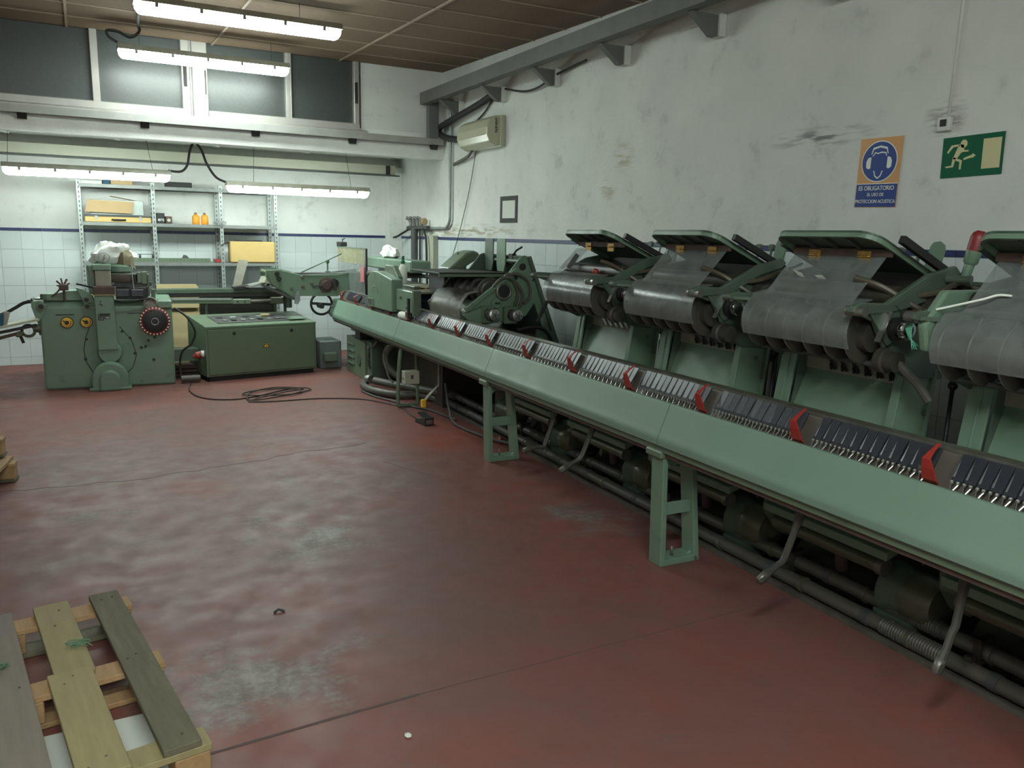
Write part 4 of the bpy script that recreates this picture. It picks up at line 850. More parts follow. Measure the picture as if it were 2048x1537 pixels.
for (v, h) in ((0.42,0),(0.17,0)):
    MB().ext([(v-0.065,1.30),(v+0.065,1.30),(v+0.085,1.37),(v+0.085,1.57),(v+0.07,1.585),(v-0.085,1.585),(v-0.09,1.57),(v-0.09,1.37)], 'x', 0.70, 0.712).obj('guide_plate', 'dark_green' if v > .3 else 'green', st, bevel=0.004)
MB().cyl((0.73,-0.2,1.40),(0.73,0.55,1.40),0.02,n=10).obj('guide_bar', 'dark_green', st); MB().box(0.72,0.76,-0.02,0.05,1.38,1.46).obj('clamp', 'black', st)
MB().tube([(0.74,0.0,1.45),(0.74,-0.06,1.49),(0.74,-0.16,1.52)],0.009,6).obj('clamp_lever', 'black', st)
MB().ext([(0.40,1.30),(0.55,1.30),(0.72,1.40),(0.72,1.45),(0.66,1.47),(0.58,1.45)], 'y', 0.66, 0.92).obj('hood', 'box_green', st, bevel=0.02)
MB().ext([(0.55,1.28),(0.645,1.28),(0.645,1.445),(0.55,1.445)], 'y', 0.80, 0.81).obj('side_plate', 'green', st)
MB().box(0.36,1.0,-0.28,0.5,0.42,0.80).obj('inner_casting', 'oily_black', st)
# ================================================================== STITCHING UNIT
su = mthing('stitching_unit', 'green stitching unit with yellow topped acrylic guard and wedge cover over the conveyor', 'machine', 0, 0)
MB().box(0.150,0.156,8.66,9.88,0.885,1.262).obj('clear_guard', 'acrylic', su); MB().box(0.149,0.157,8.66,9.88,1.262,1.435).obj('tinted_guard', 'acrylic_yellow', su)
MB().box(0.147,0.159,8.64,9.90,1.430,1.445).obj('guard_rail', 'box_green', su)
MB().cyl((0.145,8.63,0.86),(0.145,8.63,1.44),0.016,n=8).obj('guard_post', 'black', su)
MB().cbox(0.14,0.22,9.70,9.90,1.445,1.50,0.006).obj('black_block', 'black', su); MB().tube([(0.18,9.76,1.50),(0.18,9.76,1.53),(0.18,9.66,1.54)],0.007,6).obj('block_lever', 'black', su)
MB().box(0.138,0.146,8.70,8.84,1.07,1.24).obj('pink_tag', 'pink', su)
wd = MB().ext([(8.06,0.87),(8.06,1.165),(7.88,1.235),(7.72,1.235),(7.26,1.18),(7.26,0.875)], 'x', -0.01, 0.10).obj('wedge_cover', 'green', su, bevel=0.008)
MB().bar((-0.014,7.80,1.225),(-0.014,7.68,1.02),0.006,0.008).obj('cover_seam', 'steel', wd); MB().cyl((-0.012,7.83,1.08),(-0.02,7.83,1.08),0.008,n=8).obj('cover_screw', 'steel', wd)
MB().box(-0.018,-0.01,7.84,8.05,0.875,0.955).obj('control_label', 'box_green', su); MB().box(-0.022,-0.018,7.90,8.0,0.90,0.95).obj('label_window', 'dark_grey', su)
MB().ext([(7.85,1.20),(7.80,1.30),(7.55,1.30),(7.40,1.20),(7.40,1.12),(7.85,1.12)], 'x', 0.10, 0.15).obj('upper_bracket', 'box_green', su, bevel=0.008)
MB().cbox(0.03,0.08,6.76,7.24,0.90,1.10,0.008).obj('panel_box', 'green', su)
MB().box(0.02,0.09,6.72,6.76,0.88,1.11).obj('panel_edge', 'box_green', su)
for (v, z) in ((7.10,1.03),(6.92,0.95)): MB().lathe((0.03,v,z),(-1,0,0),[(0,0.018),(0.015,0.018),(0.018,0.01)],12).obj('button', 'box_green', su)
MB().bar((0.0,6.80,1.04),(0.0,6.80,0.86),0.03,0.022,up=(1,0,0)).obj('black_handle', 'black', su)
MB().lathe((0.02,7.08,0.865),(0,-1,0.02),[(0,0.028),(0.02,0.036),(0.18,0.036),(0.2,0.03)],14).obj('cream_roller', 'paper', su)
MB().lathe((0.62,7.72,0.70),(0,0,1),[(0,0.26),(0.02,0.30),(0.15,0.30),(0.17,0.27),(0.22,0.27),(0.24,0.31),(0.34,0.31)],30).obj('round_magazine', 'plate_black', su)
tb = MB().ext([(0.25,7.25),(0.75,7.2),(0.95,7.5),(0.95,8.4),(0.3,8.5)], 'z', 1.045, 1.065).obj('table_plate', 'lamp_body', su)
MB().cbox(0.30,0.36,7.5,8.45,1.065,1.10,0.006).obj('table_rim', 'box_green', su)
MB().ext([(0.36,6.62),(0.42,6.62),(0.60,6.9),(0.60,7.75),(0.36,7.5)], 'z', 1.245, 1.262).obj('light_plate', 'grey_cream', su)
MB().box(0.40,0.70,6.95,7.35,1.06,1.245).obj('support_box', 'dark_grey', su)
for (z, v1) in ((1.155,9.8),(1.225,9.9)): MB().cyl((0.72,6.9,z),(0.72,v1,z),0.022,n=8).obj('long_rod', 'black', su)
MB().cbox(0.56,0.80,8.35,10.05,1.19,1.32,0.015).obj('top_beam', 'green', su); MB().box(0.58,0.78,8.6,9.6,1.12,1.19).obj('beam_underside', 'oily_black', su)
MB().cyl((0.18,8.60,1.17),(0.18,8.15,1.17),0.045,n=14).obj('dark_motor', 'oily_black', su)
MB().box(0.25,0.95,8.2,9.7,0.42,1.04).obj('machine_body', 'dark_green', su, bevel=0.01)
MB().box(0.35,0.9,6.85,8.2,0.0,0.70).obj('lower_body', 'oily_black', su)
# arm reaching to the left above the belt
ap = [(1.81,1.10),(1.83,1.175),(1.98,1.175),(2.23,1.115),(2.62,1.12),(2.98,1.165),(2.98,0.88),(2.70,0.895),(2.64,0.865),(2.22,0.875),(2.12,0.855),(1.95,0.97),(1.88,1.01)]
arm = thing('folder_arm', 'green inclined delivery arm plate with holes between acrylic guard and belt', 'machine', (0,9.40,0))
MB().ext(ap, 'y', 0, 0.02).obj('side_plate', 'green', arm, bevel=0.006); MB().ext([(p[0],p[1]+0.01) for p in ap], 'y', 0.36, 0.38).obj('side_plate', 'dark_green', arm)
MB().bar((2.23,-0.006,1.118),(3.0,-0.006,1.15),0.014,0.012).obj('top_edge', 'galv', arm)
MB().ext([(1.81,1.175),(1.98,1.18),(1.99,1.08),(1.955,0.95),(1.88,1.01)], 'y', -0.025, 0.0).obj('end_casting', 'box_green', arm, bevel=0.008)
MB().cyl((1.845,-0.01,1.145),(1.845,0.38,1.145),0.022,n=12).obj('guide_snout', 'box_green', arm); MB().ext([(1.83,1.09),(1.90,1.09),(1.89,1.01),(1.80,1.03)], 'y', 0.02, 0.34).obj('snout_roller', 'grey_cream', arm)
for (x, z, r) in ((1.935,1.13,0.028),(1.955,1.075,0.028)): 
    MB().cyl((x,-0.036,z),(x,-0.024,z),r,n=14).obj('bore', 'black', arm)
for (x, z) in ((2.23,1.09),(2.23,0.985),(2.10,0.965),(2.33,1.02),(2.46,0.93)):
    MB().lathe((x,0,z),(0,-1,0),[(0,0.02),(0.012,0.02),(0.015,0.014)],12).obj('boss', 'worn_steel', arm)
MB().lathe((2.50,0,1.0),(0,-1,0),[(0,0.085),(0.02,0.085),(0.03,0.05),(0.05,0.05)],20).obj('hub', 'rust_dark', arm); MB().lathe((2.60,0,1.02),(0,-1,0),[(0,0.05),(0.04,0.05)],8).obj('dark_lever_hub', 'black', arm)
MB().bar((2.34,-0.03,0.985),(2.48,-0.03,1.005),0.016,0.02).obj('slot_lever', 'dark_grey', arm); MB().bar((2.58,-0.04,1.08),(2.60,-0.04,0.94),0.03,0.03).obj('crank', 'oily_black', arm)
MB().ext([(2.14,0.90),(2.18,0.94),(2.19,0.83),(2.16,0.78),(2.12,0.79)], 'y', -0.04, -0.02).obj('catch_plate', 'galv', arm)
MB().bar((1.76,-0.01,1.01),(2.13,-0.01,0.84),0.02,0.03).obj('lower_chute', 'dark_grey', arm)
MB().cyl((2.25,0.2,1.13),(2.75,0.2,1.36),0.008,n=6).obj('guide_rod', 'dark_green', arm); MB().lathe((2.58,0.2,1.13),(0,0,1),[(0,0.03),(0.02,0.03),(0.03,0.008),(0.11,0.008),(0.12,0.02),(0.15,0.022)],10).obj('adjusting_screw', 'dark_green', arm)
MB().box(1.95,2.9,0.12,0.3,1.05,1.135).obj('inner_channel', 'dark_grey', arm)
MB().torus((2.47,0.1,0.77),(0,1,0),0.125,0.014,26,8).obj('handwheel', 'black', arm); MB().cyl((2.45,0.0,0.75),(2.45,0.14,0.75),0.03,n=12).obj('wheel_hub', 'black', arm); MB().bar((2.35,0.1,0.78),(2.59,0.1,0.76),0.03,0.03).obj('wheel_spoke', 'black', arm)
# tray and belt towards the trimmer
bl = thing('delivery_belt', 'long low belt conveyor linking the trimmer to the green delivery arm', 'conveyor', (0,9.85,0))
MB().bar((0.70,0.05,0.915),(2.16,0.05,0.918),0.22,0.04).obj('belt', 'dark_green', bl)
MB().bar((0.78,-0.10,0.815),(1.50,-0.10,0.805),0.03,0.062).obj('side_tube', 'box_green', bl); MB().bar((0.80,-0.118,0.832),(1.48,-0.118,0.824),0.012,0.02).obj('tube_strip', 'galv', bl)
MB().cbox(1.50,1.70,-0.13,-0.08,0.765,0.825,0.006).obj('joint_block', 'box_green', bl); MB().cyl((1.70,-0.10,0.795),(1.94,-0.10,0.80),0.022,n=10).obj('adjusting_shaft', 'worn_steel', bl)
for x in (1.55,1.63): MB().cyl((x,-0.136,0.795),(x,-0.13,0.795),0.009,n=8).obj('bolt', 'black', bl)
MB().cbox(1.92,2.08,-0.12,0.1,0.76,0.84,0.01).obj('drive_block', 'oily', bl); MB().cyl((2.145,-0.08,0.71),(2.145,-0.08,0.90),0.038,n=14).obj('end_roller', 'dark_green', bl)
MB().bar((0.8,0.05,0.87),(2.15,0.05,0.87),0.18,0.05).obj('under_belt', 'oily_black', bl)
MB().box(1.16,2.02,0.04,0.14,0.56,0.84).obj('under_box', 'oily_black', bl)
for x in (1.22,2.0,2.12): MB().box(x-0.015,x+0.015,0.0,0.03,0.0,0.84).obj('leg', 'dark_green', bl)
MB().ext([(1.52,0.96),(1.60,1.275),(1.71,1.265),(1.62,0.975)], 'y', 0.0, 0.008).obj('upright_plate', 'lamp_body', bl); MB().ext([(1.64,0.965),(1.98,1.04),(1.99,1.03),(1.70,0.952)], 'y', -0.14, 0.14).obj('ramp_plate', 'galv', bl); MB().bar((1.52,-0.02,0.945),(1.72,-0.02,0.965),0.2,0.03).obj('ramp_foot', 'black', bl)
MB().cyl((1.86,-0.05,0.93),(1.98,0.0,1.03),0.012,n=6).obj('strut', 'dark_grey', bl)
# boxes under the far end of the conveyor
gc = mthing('green_base_cabinet', 'green base cabinet with round badge and raised stripes under conveyor far end', 'cabinet', 0, 0)
MB().box(0.08,0.60,8.50,9.26,0.0,0.42).obj('body', 'box_green', gc, bevel=0.006); MB().box(0.10,0.55,8.30,8.485,0.02,0.44).obj('side_body', 'dark_green', gc, bevel=0.006)
for k in range(4): MB().bar((0.070,9.18,0.12+0.075*k),(0.070,8.92,0.12+0.075*k),0.012,0.016).obj('stripe', 'green', gc)
MB().lathe((0.078,8.72,0.20),(-1,0,0),[(0,0.07),(0.006,0.07),(0.010,0.055)],22).obj('badge', 'dark_green', gc)
MB().tube([(0.12,8.28,0.40),(0.10,8.22,0.42),(0.09,8.05,0.50)],0.012,7,smooth=3).obj('handle_tube', 'worn_steel', gc); MB().tube([(0.10,8.40,0.38),(0.08,8.36,0.25),(0.08,8.34,0.17)],0.012,7).obj('lever', 'black', gc)
for (v, z) in ((8.38,0.385),(8.36,0.165)): MB().ball((0.085,v,z),0.016,8).obj('lever_ball', 'steel', gc)
MB().box(0.10,0.40,8.75,8.95,0.42,0.55).obj('motor_block', 'oily_black', gc)
tag(MB().cbox(2.42,2.68,9.42,9.85,0,0.33,0.01).obj('grey_cabinet', 'grey_blue'), 'plain grey blue cabinet between control desk and conveyor end', 'cabinet')
tag(MB().cbox(2.44,2.60,9.30,9.40,0.10,0.20,0.01).obj('small_green_box', 'box_green'), 'small green box in front of the grey blue cabinet', 'box')
bt = mthing('spray_bottle', 'clear bottle with green cap standing on the stitching unit table', 'bottle', 0.33, 7.93, 1.101)
MB().lathe((0,0,0),(0,0,1),[(0,0.040),(0.01,0.045),(0.15,0.045),(0.19,0.03),(0.205,0.016)],18).obj('body', 'paper', bt); MB().lathe((0,0,0.205),(0,0,1),[(0,0.022),(0.03,0.022),(0.035,0.012),(0.05,0.012)],12).obj('cap', 'bottle_green', bt)
MB().cbox(-0.012,0.012,-0.02,0.02,0.25,0.285,0.004).obj('nozzle', 'bottle_green', bt)
def blob(name, label, cat, loc, sx, sy, sz, mtl, seed, n=18, amp=0.25):
    r_ = random.Random(seed); mb = MB(); mb.ball((0,0,0),1,n,1,1,1)
    import mathutils
    o_ = []
    for v_ in mb.v:
        q = Vector(v_); k_ = 1+amp*mathutils.noise.noise(q*1.7+Vector((seed,0,0)))+amp*0.45*mathutils.noise.noise(q*5+Vector((0,seed,0)))
        o_.append((q.x*sx*k_, q.y*sy*k_, max(q.z,-0.6)*sz*k_+0.6*sz))
    mb.v = o_; o = mb.obj(name, mtl); 
    if label: tag(o, label, cat)
    o.location = loc; return o
blob('crumpled_bag', 'crumpled white and grey paper bag lying on the green top beam', 'bag', mloc(0.68,9.45,1.321), 0.09, 0.20, 0.085, 'bag', 4, 20, 0.5)
blob('brown_rag', 'brown rag and scraps on the stitching unit table', 'rag', mloc(0.45,7.55,1.066), 0.12, 0.25, 0.025, 'khaki', 8, 16, 0.6)
blob('blue_rag', 'blue and white rag behind the light table plate', 'rag', mloc(0.86,7.9,1.21), 0.09, 0.16, 0.06, 'blue', 6, 16, 0.5)
gd = mthing('green_guide', 'short green guide plate standing on a steel shoe behind the blue rag', 'guide', 0.80, 7.5, 1.25)
MB().ext([(-0.05,0),(0.05,0),(0.05,0.14),(0.03,0.16),(-0.03,0.16),(-0.05,0.14)], 'x', 0, 0.012).obj('plate', 'dark_green', gd); MB().cbox(-0.03,0.05,-0.12,0.12,-0.03,0.0,0.006).obj('shoe', 'worn_steel', gd)
MB().bar((-0.01,0.1,0.12),(0.0,0.0,-0.01),0.016,0.016).obj('black_arm', 'black', gd)
# hoses and socket box under the far end
cable('suction_hose', 'thick grey hose looping over the floor in front of the base cabinet', [mloc(0.42,6.9,0.045),mloc(0.30,7.3,0.045),mloc(0.10,7.38,0.045),mloc(-0.05,7.62,0.045),mloc(-0.10,7.9,0.045),mloc(-0.04,8.08,0.055),mloc(0.05,8.16,0.08)], 0.038, 'hose', 'hose', 12, 5)
cable('suction_hose', 'second grey hose lying straight behind the looped one', [mloc(0.02,7.92,0.10),mloc(0.15,7.6,0.10),mloc(0.32,7.2,0.11),mloc(0.45,6.8,0.12)], 0.040, 'hose', 'hose', 12, 4)
cable('suction_hose', 'thick grey hose rising from the floor behind the tube leg', [mloc(0.22,7.75,0.16),mloc(0.14,7.85,0.25),mloc(0.14,7.9,0.38),mloc(0.24,7.85,0.50),mloc(0.3,7.8,0.6)], 0.038, 'hose', 'hose', 12, 5)
tag(MB().cyl(mloc(-0.02,8.05,0.10),mloc(0.0,7.99,0.10),0.046,n=16).obj('hose_clamp', 'steel'), 'shiny ring clamp on the end of the straight grey hose', 'clamp')
cable('copper_pipe', 'thin bent tube coming down in front of the base cabinet', [mloc(0.08,7.45,0.54),mloc(0.03,7.55,0.50),mloc(0.02,7.6,0.40),mloc(0.05,7.55,0.20),mloc(0.08,7.5,0.15)], 0.010, 'worn_steel', 'pipe')
cable('grey_cable', 'grey cable on floor passing through the tube leg', [mloc(-0.14,7.85,0.012),mloc(-0.1,7.55,0.012),mloc(0.0,7.25,0.012),mloc(0.1,6.95,0.012),mloc(0.2,6.7,0.012),mloc(0.26,6.3,0.012)], 0.010, 'dark_grey')
cable('grey_cable', 'grey cable lying from the pedal arm along the floor under feeders', [mloc(0.24,6.5,0.30),mloc(0.20,6.3,0.10),mloc(0.18,6.1,0.02),mloc(0.24,5.6,0.02),mloc(0.30,5.2,0.05)], 0.011, 'dark_grey')
bx = mthing('socket_box', 'small cream socket box fixed to the tube leg of conveyor', 'socket', 0.045, 6.93, 0.30)
MB().cbox(-0.055,0.09,-0.05,0.045,-0.06,0.06,0.005).obj('casing', 'grey_cream', bx); MB().box(0.005,0.03,-0.053,-0.049,-0.01,0.025).obj('socket', 'dark_grey', bx); MB().box(-0.058,-0.054,-0.02,0.0,-0.02,0.0).obj('knob', 'dark_grey', bx)
for k, (u, v, z) in enumerate(((0.30,5.45,0.02),(0.33,5.25,0.02))): tag(MB().lathe(mloc(u,v,z),(0.3,1,0.1),[(0,0.02),(0.05,0.025),(0.07,0.015)],10).obj('red_valve', 'red'), ('red valve cap on the floor end of the grey cable','red valve cap beside the front floor pipe')[k], 'valve')
# ================================================================== CONTROL DESK
cd = thing('control_desk', 'low green control desk with sloping top panel and yellow warning triangle', 'desk', (1.09,8.98,0), 0.177)
MB().ext([(0,0.05),(0.62,0.05),(0.62,0.665),(0.05,0.60),(0,0.59)], 'x', 0, 1.25).obj('body', 'box_green', cd, bevel=0.006)
MB().box(0.03,1.22,0.02,0.60,0.0,0.05).obj('plinth', 'black', cd)
MB().box(0.025,1.225,-0.012,0.002,0.075,0.555).obj('front_door', 'box_green', cd, bevel=0.003)
MB().box(0.0,1.25,-0.006,0.03,0.575,0.592).obj('top_edge', 'green', cd)
for x in (0.30,0.95): MB().lathe((x,-0.012,0.51),(0,-1,0),[(0,0.018),(0.004,0.018),(0.006,0.010)],14).obj('lock', 'black', cd)
tr = MB().ext([(0.615,0.335),(0.69,0.335),(0.6525,0.40)], 'y', -0.0145, -0.012).obj('warning_triangle_border', 'black', cd)
MB().ext([(0.625,0.341),(0.68,0.341),(0.6525,0.389)], 'y', -0.0155, -0.0145).obj('warning_triangle', 'yellow', cd)
MB().ext([(0.650,0.351),(0.655,0.351),(0.657,0.374),(0.648,0.374)], 'y', -0.0162, -0.0155).obj('exclamation_mark', 'black', cd); MB().box(0.650,0.655,-0.0162,-0.0155,0.344,0.348).obj('exclamation_dot', 'black', cd)
pn = MB(); pn.v = []; nz = Vector((0,-0.113,0.994))
def on_top(x, y): return (x, y, 0.594+ (y)*0.114+0.006)
pn.add([on_top(0.18,0.12),on_top(1.05,0.12),on_top(1.05,0.50),on_top(0.18,0.50)],[(0,1,2,3)]); pn.v += []; po = pn.obj('key_panel', 'dark_grey', cd)
for k in range(7):
    x = 0.26+0.10*k; p = on_top(x,0.20); MB().cbox(p[0],p[0]+0.05,p[1],p[1]+0.07,p[2],p[2]+0.014,0.003).obj('key', ('steel','black','galv')[k%3], po)
for k in range(5):
    x = 0.24+0.15*k; p = on_top(x,0.36); MB().cbox(p[0],p[0]+0.07,p[1],p[1]+0.05,p[2],p[2]+0.010,0.003).obj('gauge', ('black','galv')[k%2], po)
p = on_top(0.80,0.38); MB().lathe((p[0],p[1],p[2]),(0,0,1),[(0,0.05),(0.02,0.055),(0.025,0.045)],16).obj('orange_dial', 'cardboard', po)
p = on_top(0.98,0.2); MB().cbox(p[0],p[0]+0.2,p[1]-0.1,p[1]+0.2,p[2]-0.004,p[2]+0.004,0.002).obj('light_cover', 'green', po)
pg = thing('red_power_plug', 'red and white power plug on the left side of control desk', 'plug', (1.075,9.05,0.30))
MB().lathe((0,0,0),(-1,0,0),[(0,0.035),(0.03,0.035),(0.032,0.028)],14).obj('socket', 'white_plastic', pg); MB().lathe((-0.03,0,-0.005),(-1,0,-0.3),[(0,0.038),(0.05,0.038),(0.055,0.025),(0.08,0.018)],14).obj('plug', 'red', pg)
# ================================================================== TRIMMER
tm = thing('trimmer', 'heavy green trimming machine at left with black handwheel and yellow knobs', 'machine', (0.18,9.04,0), -0.06)
def bx_(n, m_, x0,x1,y0,y1,z0,z1,c=0.006,p=tm): return MB().cbox(x0-0.18,x1-0.18,y0,y1,z0,z1,c).obj(n, m_, p)
MB().ext([(0,0.0),(0.0,0.83),(0.05,0.885),(0.95,0.885),(0.95,0.0)], 'x', -0.60, 0.60).obj('body', 'green', tm, bevel=0.02)
bx_('slot','black',-0.28,-0.12,-0.004,0.01,0.744,0.752,0.001); bx_('slot','black',0.36,0.52,-0.004,0.01,0.748,0.756,0.001)
MB().ext([(-0.17,0.62),(-0.21,0.52),(-0.235,0.40),(-0.22,0.27),(-0.16,0.15),(-0.10,0.12),(0.12,0.12),(0.20,0.20),(0.24,0.33),(0.20,0.48),(0.10,0.62)], 'y', -0.008, 0.0).obj('cover_plate', 'green', tm, bevel=0.002)
ol = MB().tube([(-0.17,-0.006,0.62),(-0.21,-0.006,0.52),(-0.235,-0.006,0.40),(-0.22,-0.006,0.27),(-0.16,-0.006,0.15),(-0.1,-0.006,0.12),(0.12,-0.006,0.12),(0.20,-0.006,0.20),(0.24,-0.006,0.33),(0.20,-0.006,0.48),(0.1,-0.006,0.62)],0.004,5).obj('cover_joint', 'black', tm)
for (x, z) in ((-0.205,0.50),(-0.225,0.30),(0.19,0.50),(0.225,0.34),(0.12,0.57),(0.29,0.40),(0.36,0.47),(0.33,0.41),(0.40,0.27),(-0.38,0.63),(0.42,0.5)): MB().cyl((x,-0.012,z),(x,-0.004,z),0.014,n=10).obj('bolt', 'black', tm)
ca = MB().ext([(-0.10,0.40),(0.08,0.40),(0.065,0.945),(-0.105,0.945)], 'y', -0.14, 0.02).obj('column', 'green', tm, bevel=0.008)
bx_('name_plate','black',0.10,0.205,-0.146,-0.139,0.745,0.768,0.001); bx_('name_plate','black',0.10,0.15,-0.146,-0.139,0.70,0.738,0.001); bx_('name_plate','black',0.155,0.205,-0.146,-0.139,0.715,0.738,0.001)
bx_('plate_text','galv',0.165,0.20,-0.148,-0.145,0.720,0.732,0.001); bx_('plate_text','galv',0.105,0.115,-0.148,-0.145,0.752,0.762,0.001)
text_mesh('CE', 0.03, 'galv', tm, (-0.055,-0.148,0.717), (PI/2,0,0))
for (x, z) in ((0.13,0.885),(0.125,0.86),(0.14,0.85)): MB().cyl((x-0.18,-0.145,z),(x-0.18,-0.139,z),0.008,n=8).obj('screw', 'black', tm)
MB().lathe((0.0,0.0,0.37),(0,-1,0),[(0,0.115),(0.09,0.112),(0.11,0.10)],28).obj('hub_disc', 'green', tm)
def arch(w_, h, y0, y1, n, m_, x=0.0):
    pts = [(x-w_,0.0)]+[(x-w_*math.cos(t), h-w_+w_*math.sin(t)*1.0) for t in [PI*i/14 for i in range(15)]]+[(x+w_,0.0)]
    return MB().ext(pts, 'y', y0, y1).obj(n, m_, tm, bevel=0.02)
arch(0.165, 0.285, -0.20, -0.01, 'boot_cover', 'green', -0.01); arch(0.095, 0.21, -0.245, -0.19, 'boot_front', 'green', -0.01); arch(0.20, 0.05, -0.22, -0.01, 'boot_foot', 'box_green', -0.01) if False else MB().cbox(-0.20,0.18,-0.22,0.0,0.0,0.03,0.006).obj('boot_foot', 'box_green', tm)
for (x, z) in ((-0.185,0.672),(-0.015,0.672)):
    k_ = MB().lathe((x-0.18,0.0,z),(0,-1,0),[(0,0.058),(0.012,0.058)],20).obj('switch_back', 'black', tm); MB().lathe((x-0.18,-0.012,z),(0,-1,0),[(0,0.050),(0.008,0.048)],20).obj('switch_plate', 'yellow', k_)
    MB().lathe((x-0.18,-0.02,z),(0,-1,0),[(0,0.020),(0.02,0.018)],12).obj('switch_knob', 'black', k_); MB().bar((x-0.18-0.035,-0.022,z+0.02),(x-0.18,-0.022,z),0.012,0.006,up=(0,1,0)).obj('switch_pointer', 'rust_dark', k_)
    MB().torus((x-0.18,-0.021,z),(0,1,0),0.036,0.004,12,5,-0.6,1.4).obj('red_arc', 'red', k_)
hw = MB().lathe((0.43,0.0,0.675),(0,-1,0),[(0,0.13),(0.05,0.145),(0.09,0.145),(0.10,0.12)],36).obj('handwheel', 'red_dark', tm)
MB().lathe((0.43,-0.10,0.675),(0,-1,0),[(0,0.118),(0.004,0.112),(0.0045,0.04),(0.02,0.035)],30).obj('wheel_face', 'black', hw); MB().torus((0.43,-0.122,0.675),(0,1,0),0.034,0.004,20,6).obj('hub_ring', 'steel', hw)
dot = MB().ball((0,0,0),0.009,6).mesh('rim_dot', 'white_plastic')
for k in range(26): inst(dot, 'rim_dot', hw, (0.43+0.134*math.cos(k*2*PI/26), -0.094, 0.675+0.134*math.sin(k*2*PI/26)))
MB().lathe((0.40,0.0,0.855),(0,-1,0),[(0,0.066),(0.06,0.066),(0.065,0.058),(0.03,0.055)],22).obj('upper_knob', 'lamp_body', tm)
MB().cbox(0.45,0.60,-0.03,0.2,0.79,0.89,0.02).obj('round_housing', 'green', tm)
# press head on the column
bx_('rust_clamp','rust_dark',0.07,0.265,-0.15,0.10,0.945,1.035,0.006); MB().box(-0.125,0.09,-0.155,0.12,0.945,0.955).obj('clamp_edge', 'khaki_wood', tm)
bx_('grey_block','lamp_body',0.095,0.235,-0.13,0.15,1.035,1.19,0.006); bx_('head_cap','green',0.075,0.24,-0.14,0.2,1.19,1.25,0.008); bx_('side_post','green',0.03,0.09,0.0,0.12,0.95,1.24,0.01)
MB().lathe((0.14,0.06,1.165),(0,0,1),[(0,0.09),(0.01,0.115),(0.06,0.115),(0.075,0.10),(0.08,0.05)],26).obj('turret', 'green', tm); MB().lathe((0.15,0.06,1.07),(0,0,1),[(0,0.13),(0.03,0.15),(0.08,0.15),(0.095,0.10)],24).obj('turret_base', 'worn_steel', tm)
bx_('press_bar','oily_black',0.26,0.60,-0.02,0.1,1.03,1.07,0.004); bx_('knife_holder','black',0.265,0.56,-0.06,0.1,0.90,1.02,0.008)
for k, x in enumerate((0.31,0.37,0.46)): MB().cyl((x-0.18,-0.066,0.965),(x-0.18,-0.06,0.965),0.012,n=8).obj('holder_bolt', 'galv', tm)
for (x0,x1) in ((0.27,0.39),(0.405,0.52)): bx_('black_clamp','plate_black',x0,x1,-0.09,-0.06,0.925,1.0,0.006)
MB().tube([(0.085,-0.10,0.895),(0.2,-0.10,0.885),(0.40,-0.09,0.91)],0.008,6,smooth=3).obj('black_tube', 'black', tm); bx_('steel_edge','steel',0.255,0.27,-0.12,-0.08,0.90,1.03,0.002)
for (x0,x1,z0,z1,m_) in ((0.47,0.505,1.06,1.17,'box_green'),(0.51,0.56,1.05,1.175,'box_green'),(0.44,0.46,1.06,1.15,'black'),(0.56,0.58,0.93,1.15,'dark_green'),(0.50,0.58,0.93,0.96,'dark_green'),(0.59,0.63,0.88,1.0,'dark_green')): bx_('guide_block',m_,x0,x1,-0.05,0.05,z0,z1,0.005)
MB().tube([(0.20,0.0,1.24),(0.24,-0.02,1.235),(0.255,-0.04,1.18)],0.007,6).obj('bent_rod', 'worn_steel', tm); MB().tube([(0.245,-0.07,1.18),(0.255,-0.08,1.0),(0.26,-0.09,0.99)],0.006,6).obj('thin_rod', 'galv', tm)
MB().cbox(0.10,0.30,0.1,0.5,1.05,1.12,0.01).obj('rear_casting', 'dark_green', tm)
# left side fittings
MB().ext([(-0.56,0.885),(-0.20,0.885),(-0.20,0.985),(-0.34,0.985),(-0.45,0.955),(-0.56,0.955)], 'y', 0.02, 0.20).obj('left_casting', 'green', tm, bevel=0.01)
for (x, z) in ((-0.20,0.895),(-0.195,0.832)): 
    MB().cyl((x-0.0+0.02,0.0,z),(x+0.02,-0.05,z),0.034,n=16).obj('tube_end', 'box_green', tm); MB().cyl((x+0.02,-0.052,z),(x+0.02,-0.049,z),0.022,n=14).obj('tube_bore', 'black', tm)
MB().ext([(-0.27,1.02),(-0.20,1.0),(-0.12,0.93),(-0.10,0.86),(-0.20,0.86),(-0.24,0.95)], 'y', -0.03, 0.02).obj('swan_bracket', 'green', tm, bevel=0.006)
MB().bar((-0.26,0.05,1.05),(-0.10,0.0,1.01),0.03,0.015).obj('black_bar', 'black', tm)
rs = MB(); 
for k in range(7): rs.bar((-0.375,-0.02,1.03),(-0.375+0.06*math.cos(k*0.9),-0.02+0.02*(k%2),1.06+0.05*math.sin(k*0.9)),0.014,0.014)
rs.cbox(-0.41,-0.33,-0.05,0.02,0.99,1.05,0.006); rs.tube([(-0.39,-0.03,1.02),(-0.43,-0.03,0.97),(-0.48,-0.03,0.93)],0.009,6); rs.cyl((-0.37,-0.02,0.88),(-0.37,-0.02,1.0),0.012,n=8); rs.obj('rusty_clamp', 'rust_dark', tm)
MB().cyl((-0.55,0.0,0.90),(-0.55,0.0,0.955),0.03,n=14).obj('post_knob', 'dark_green', tm)
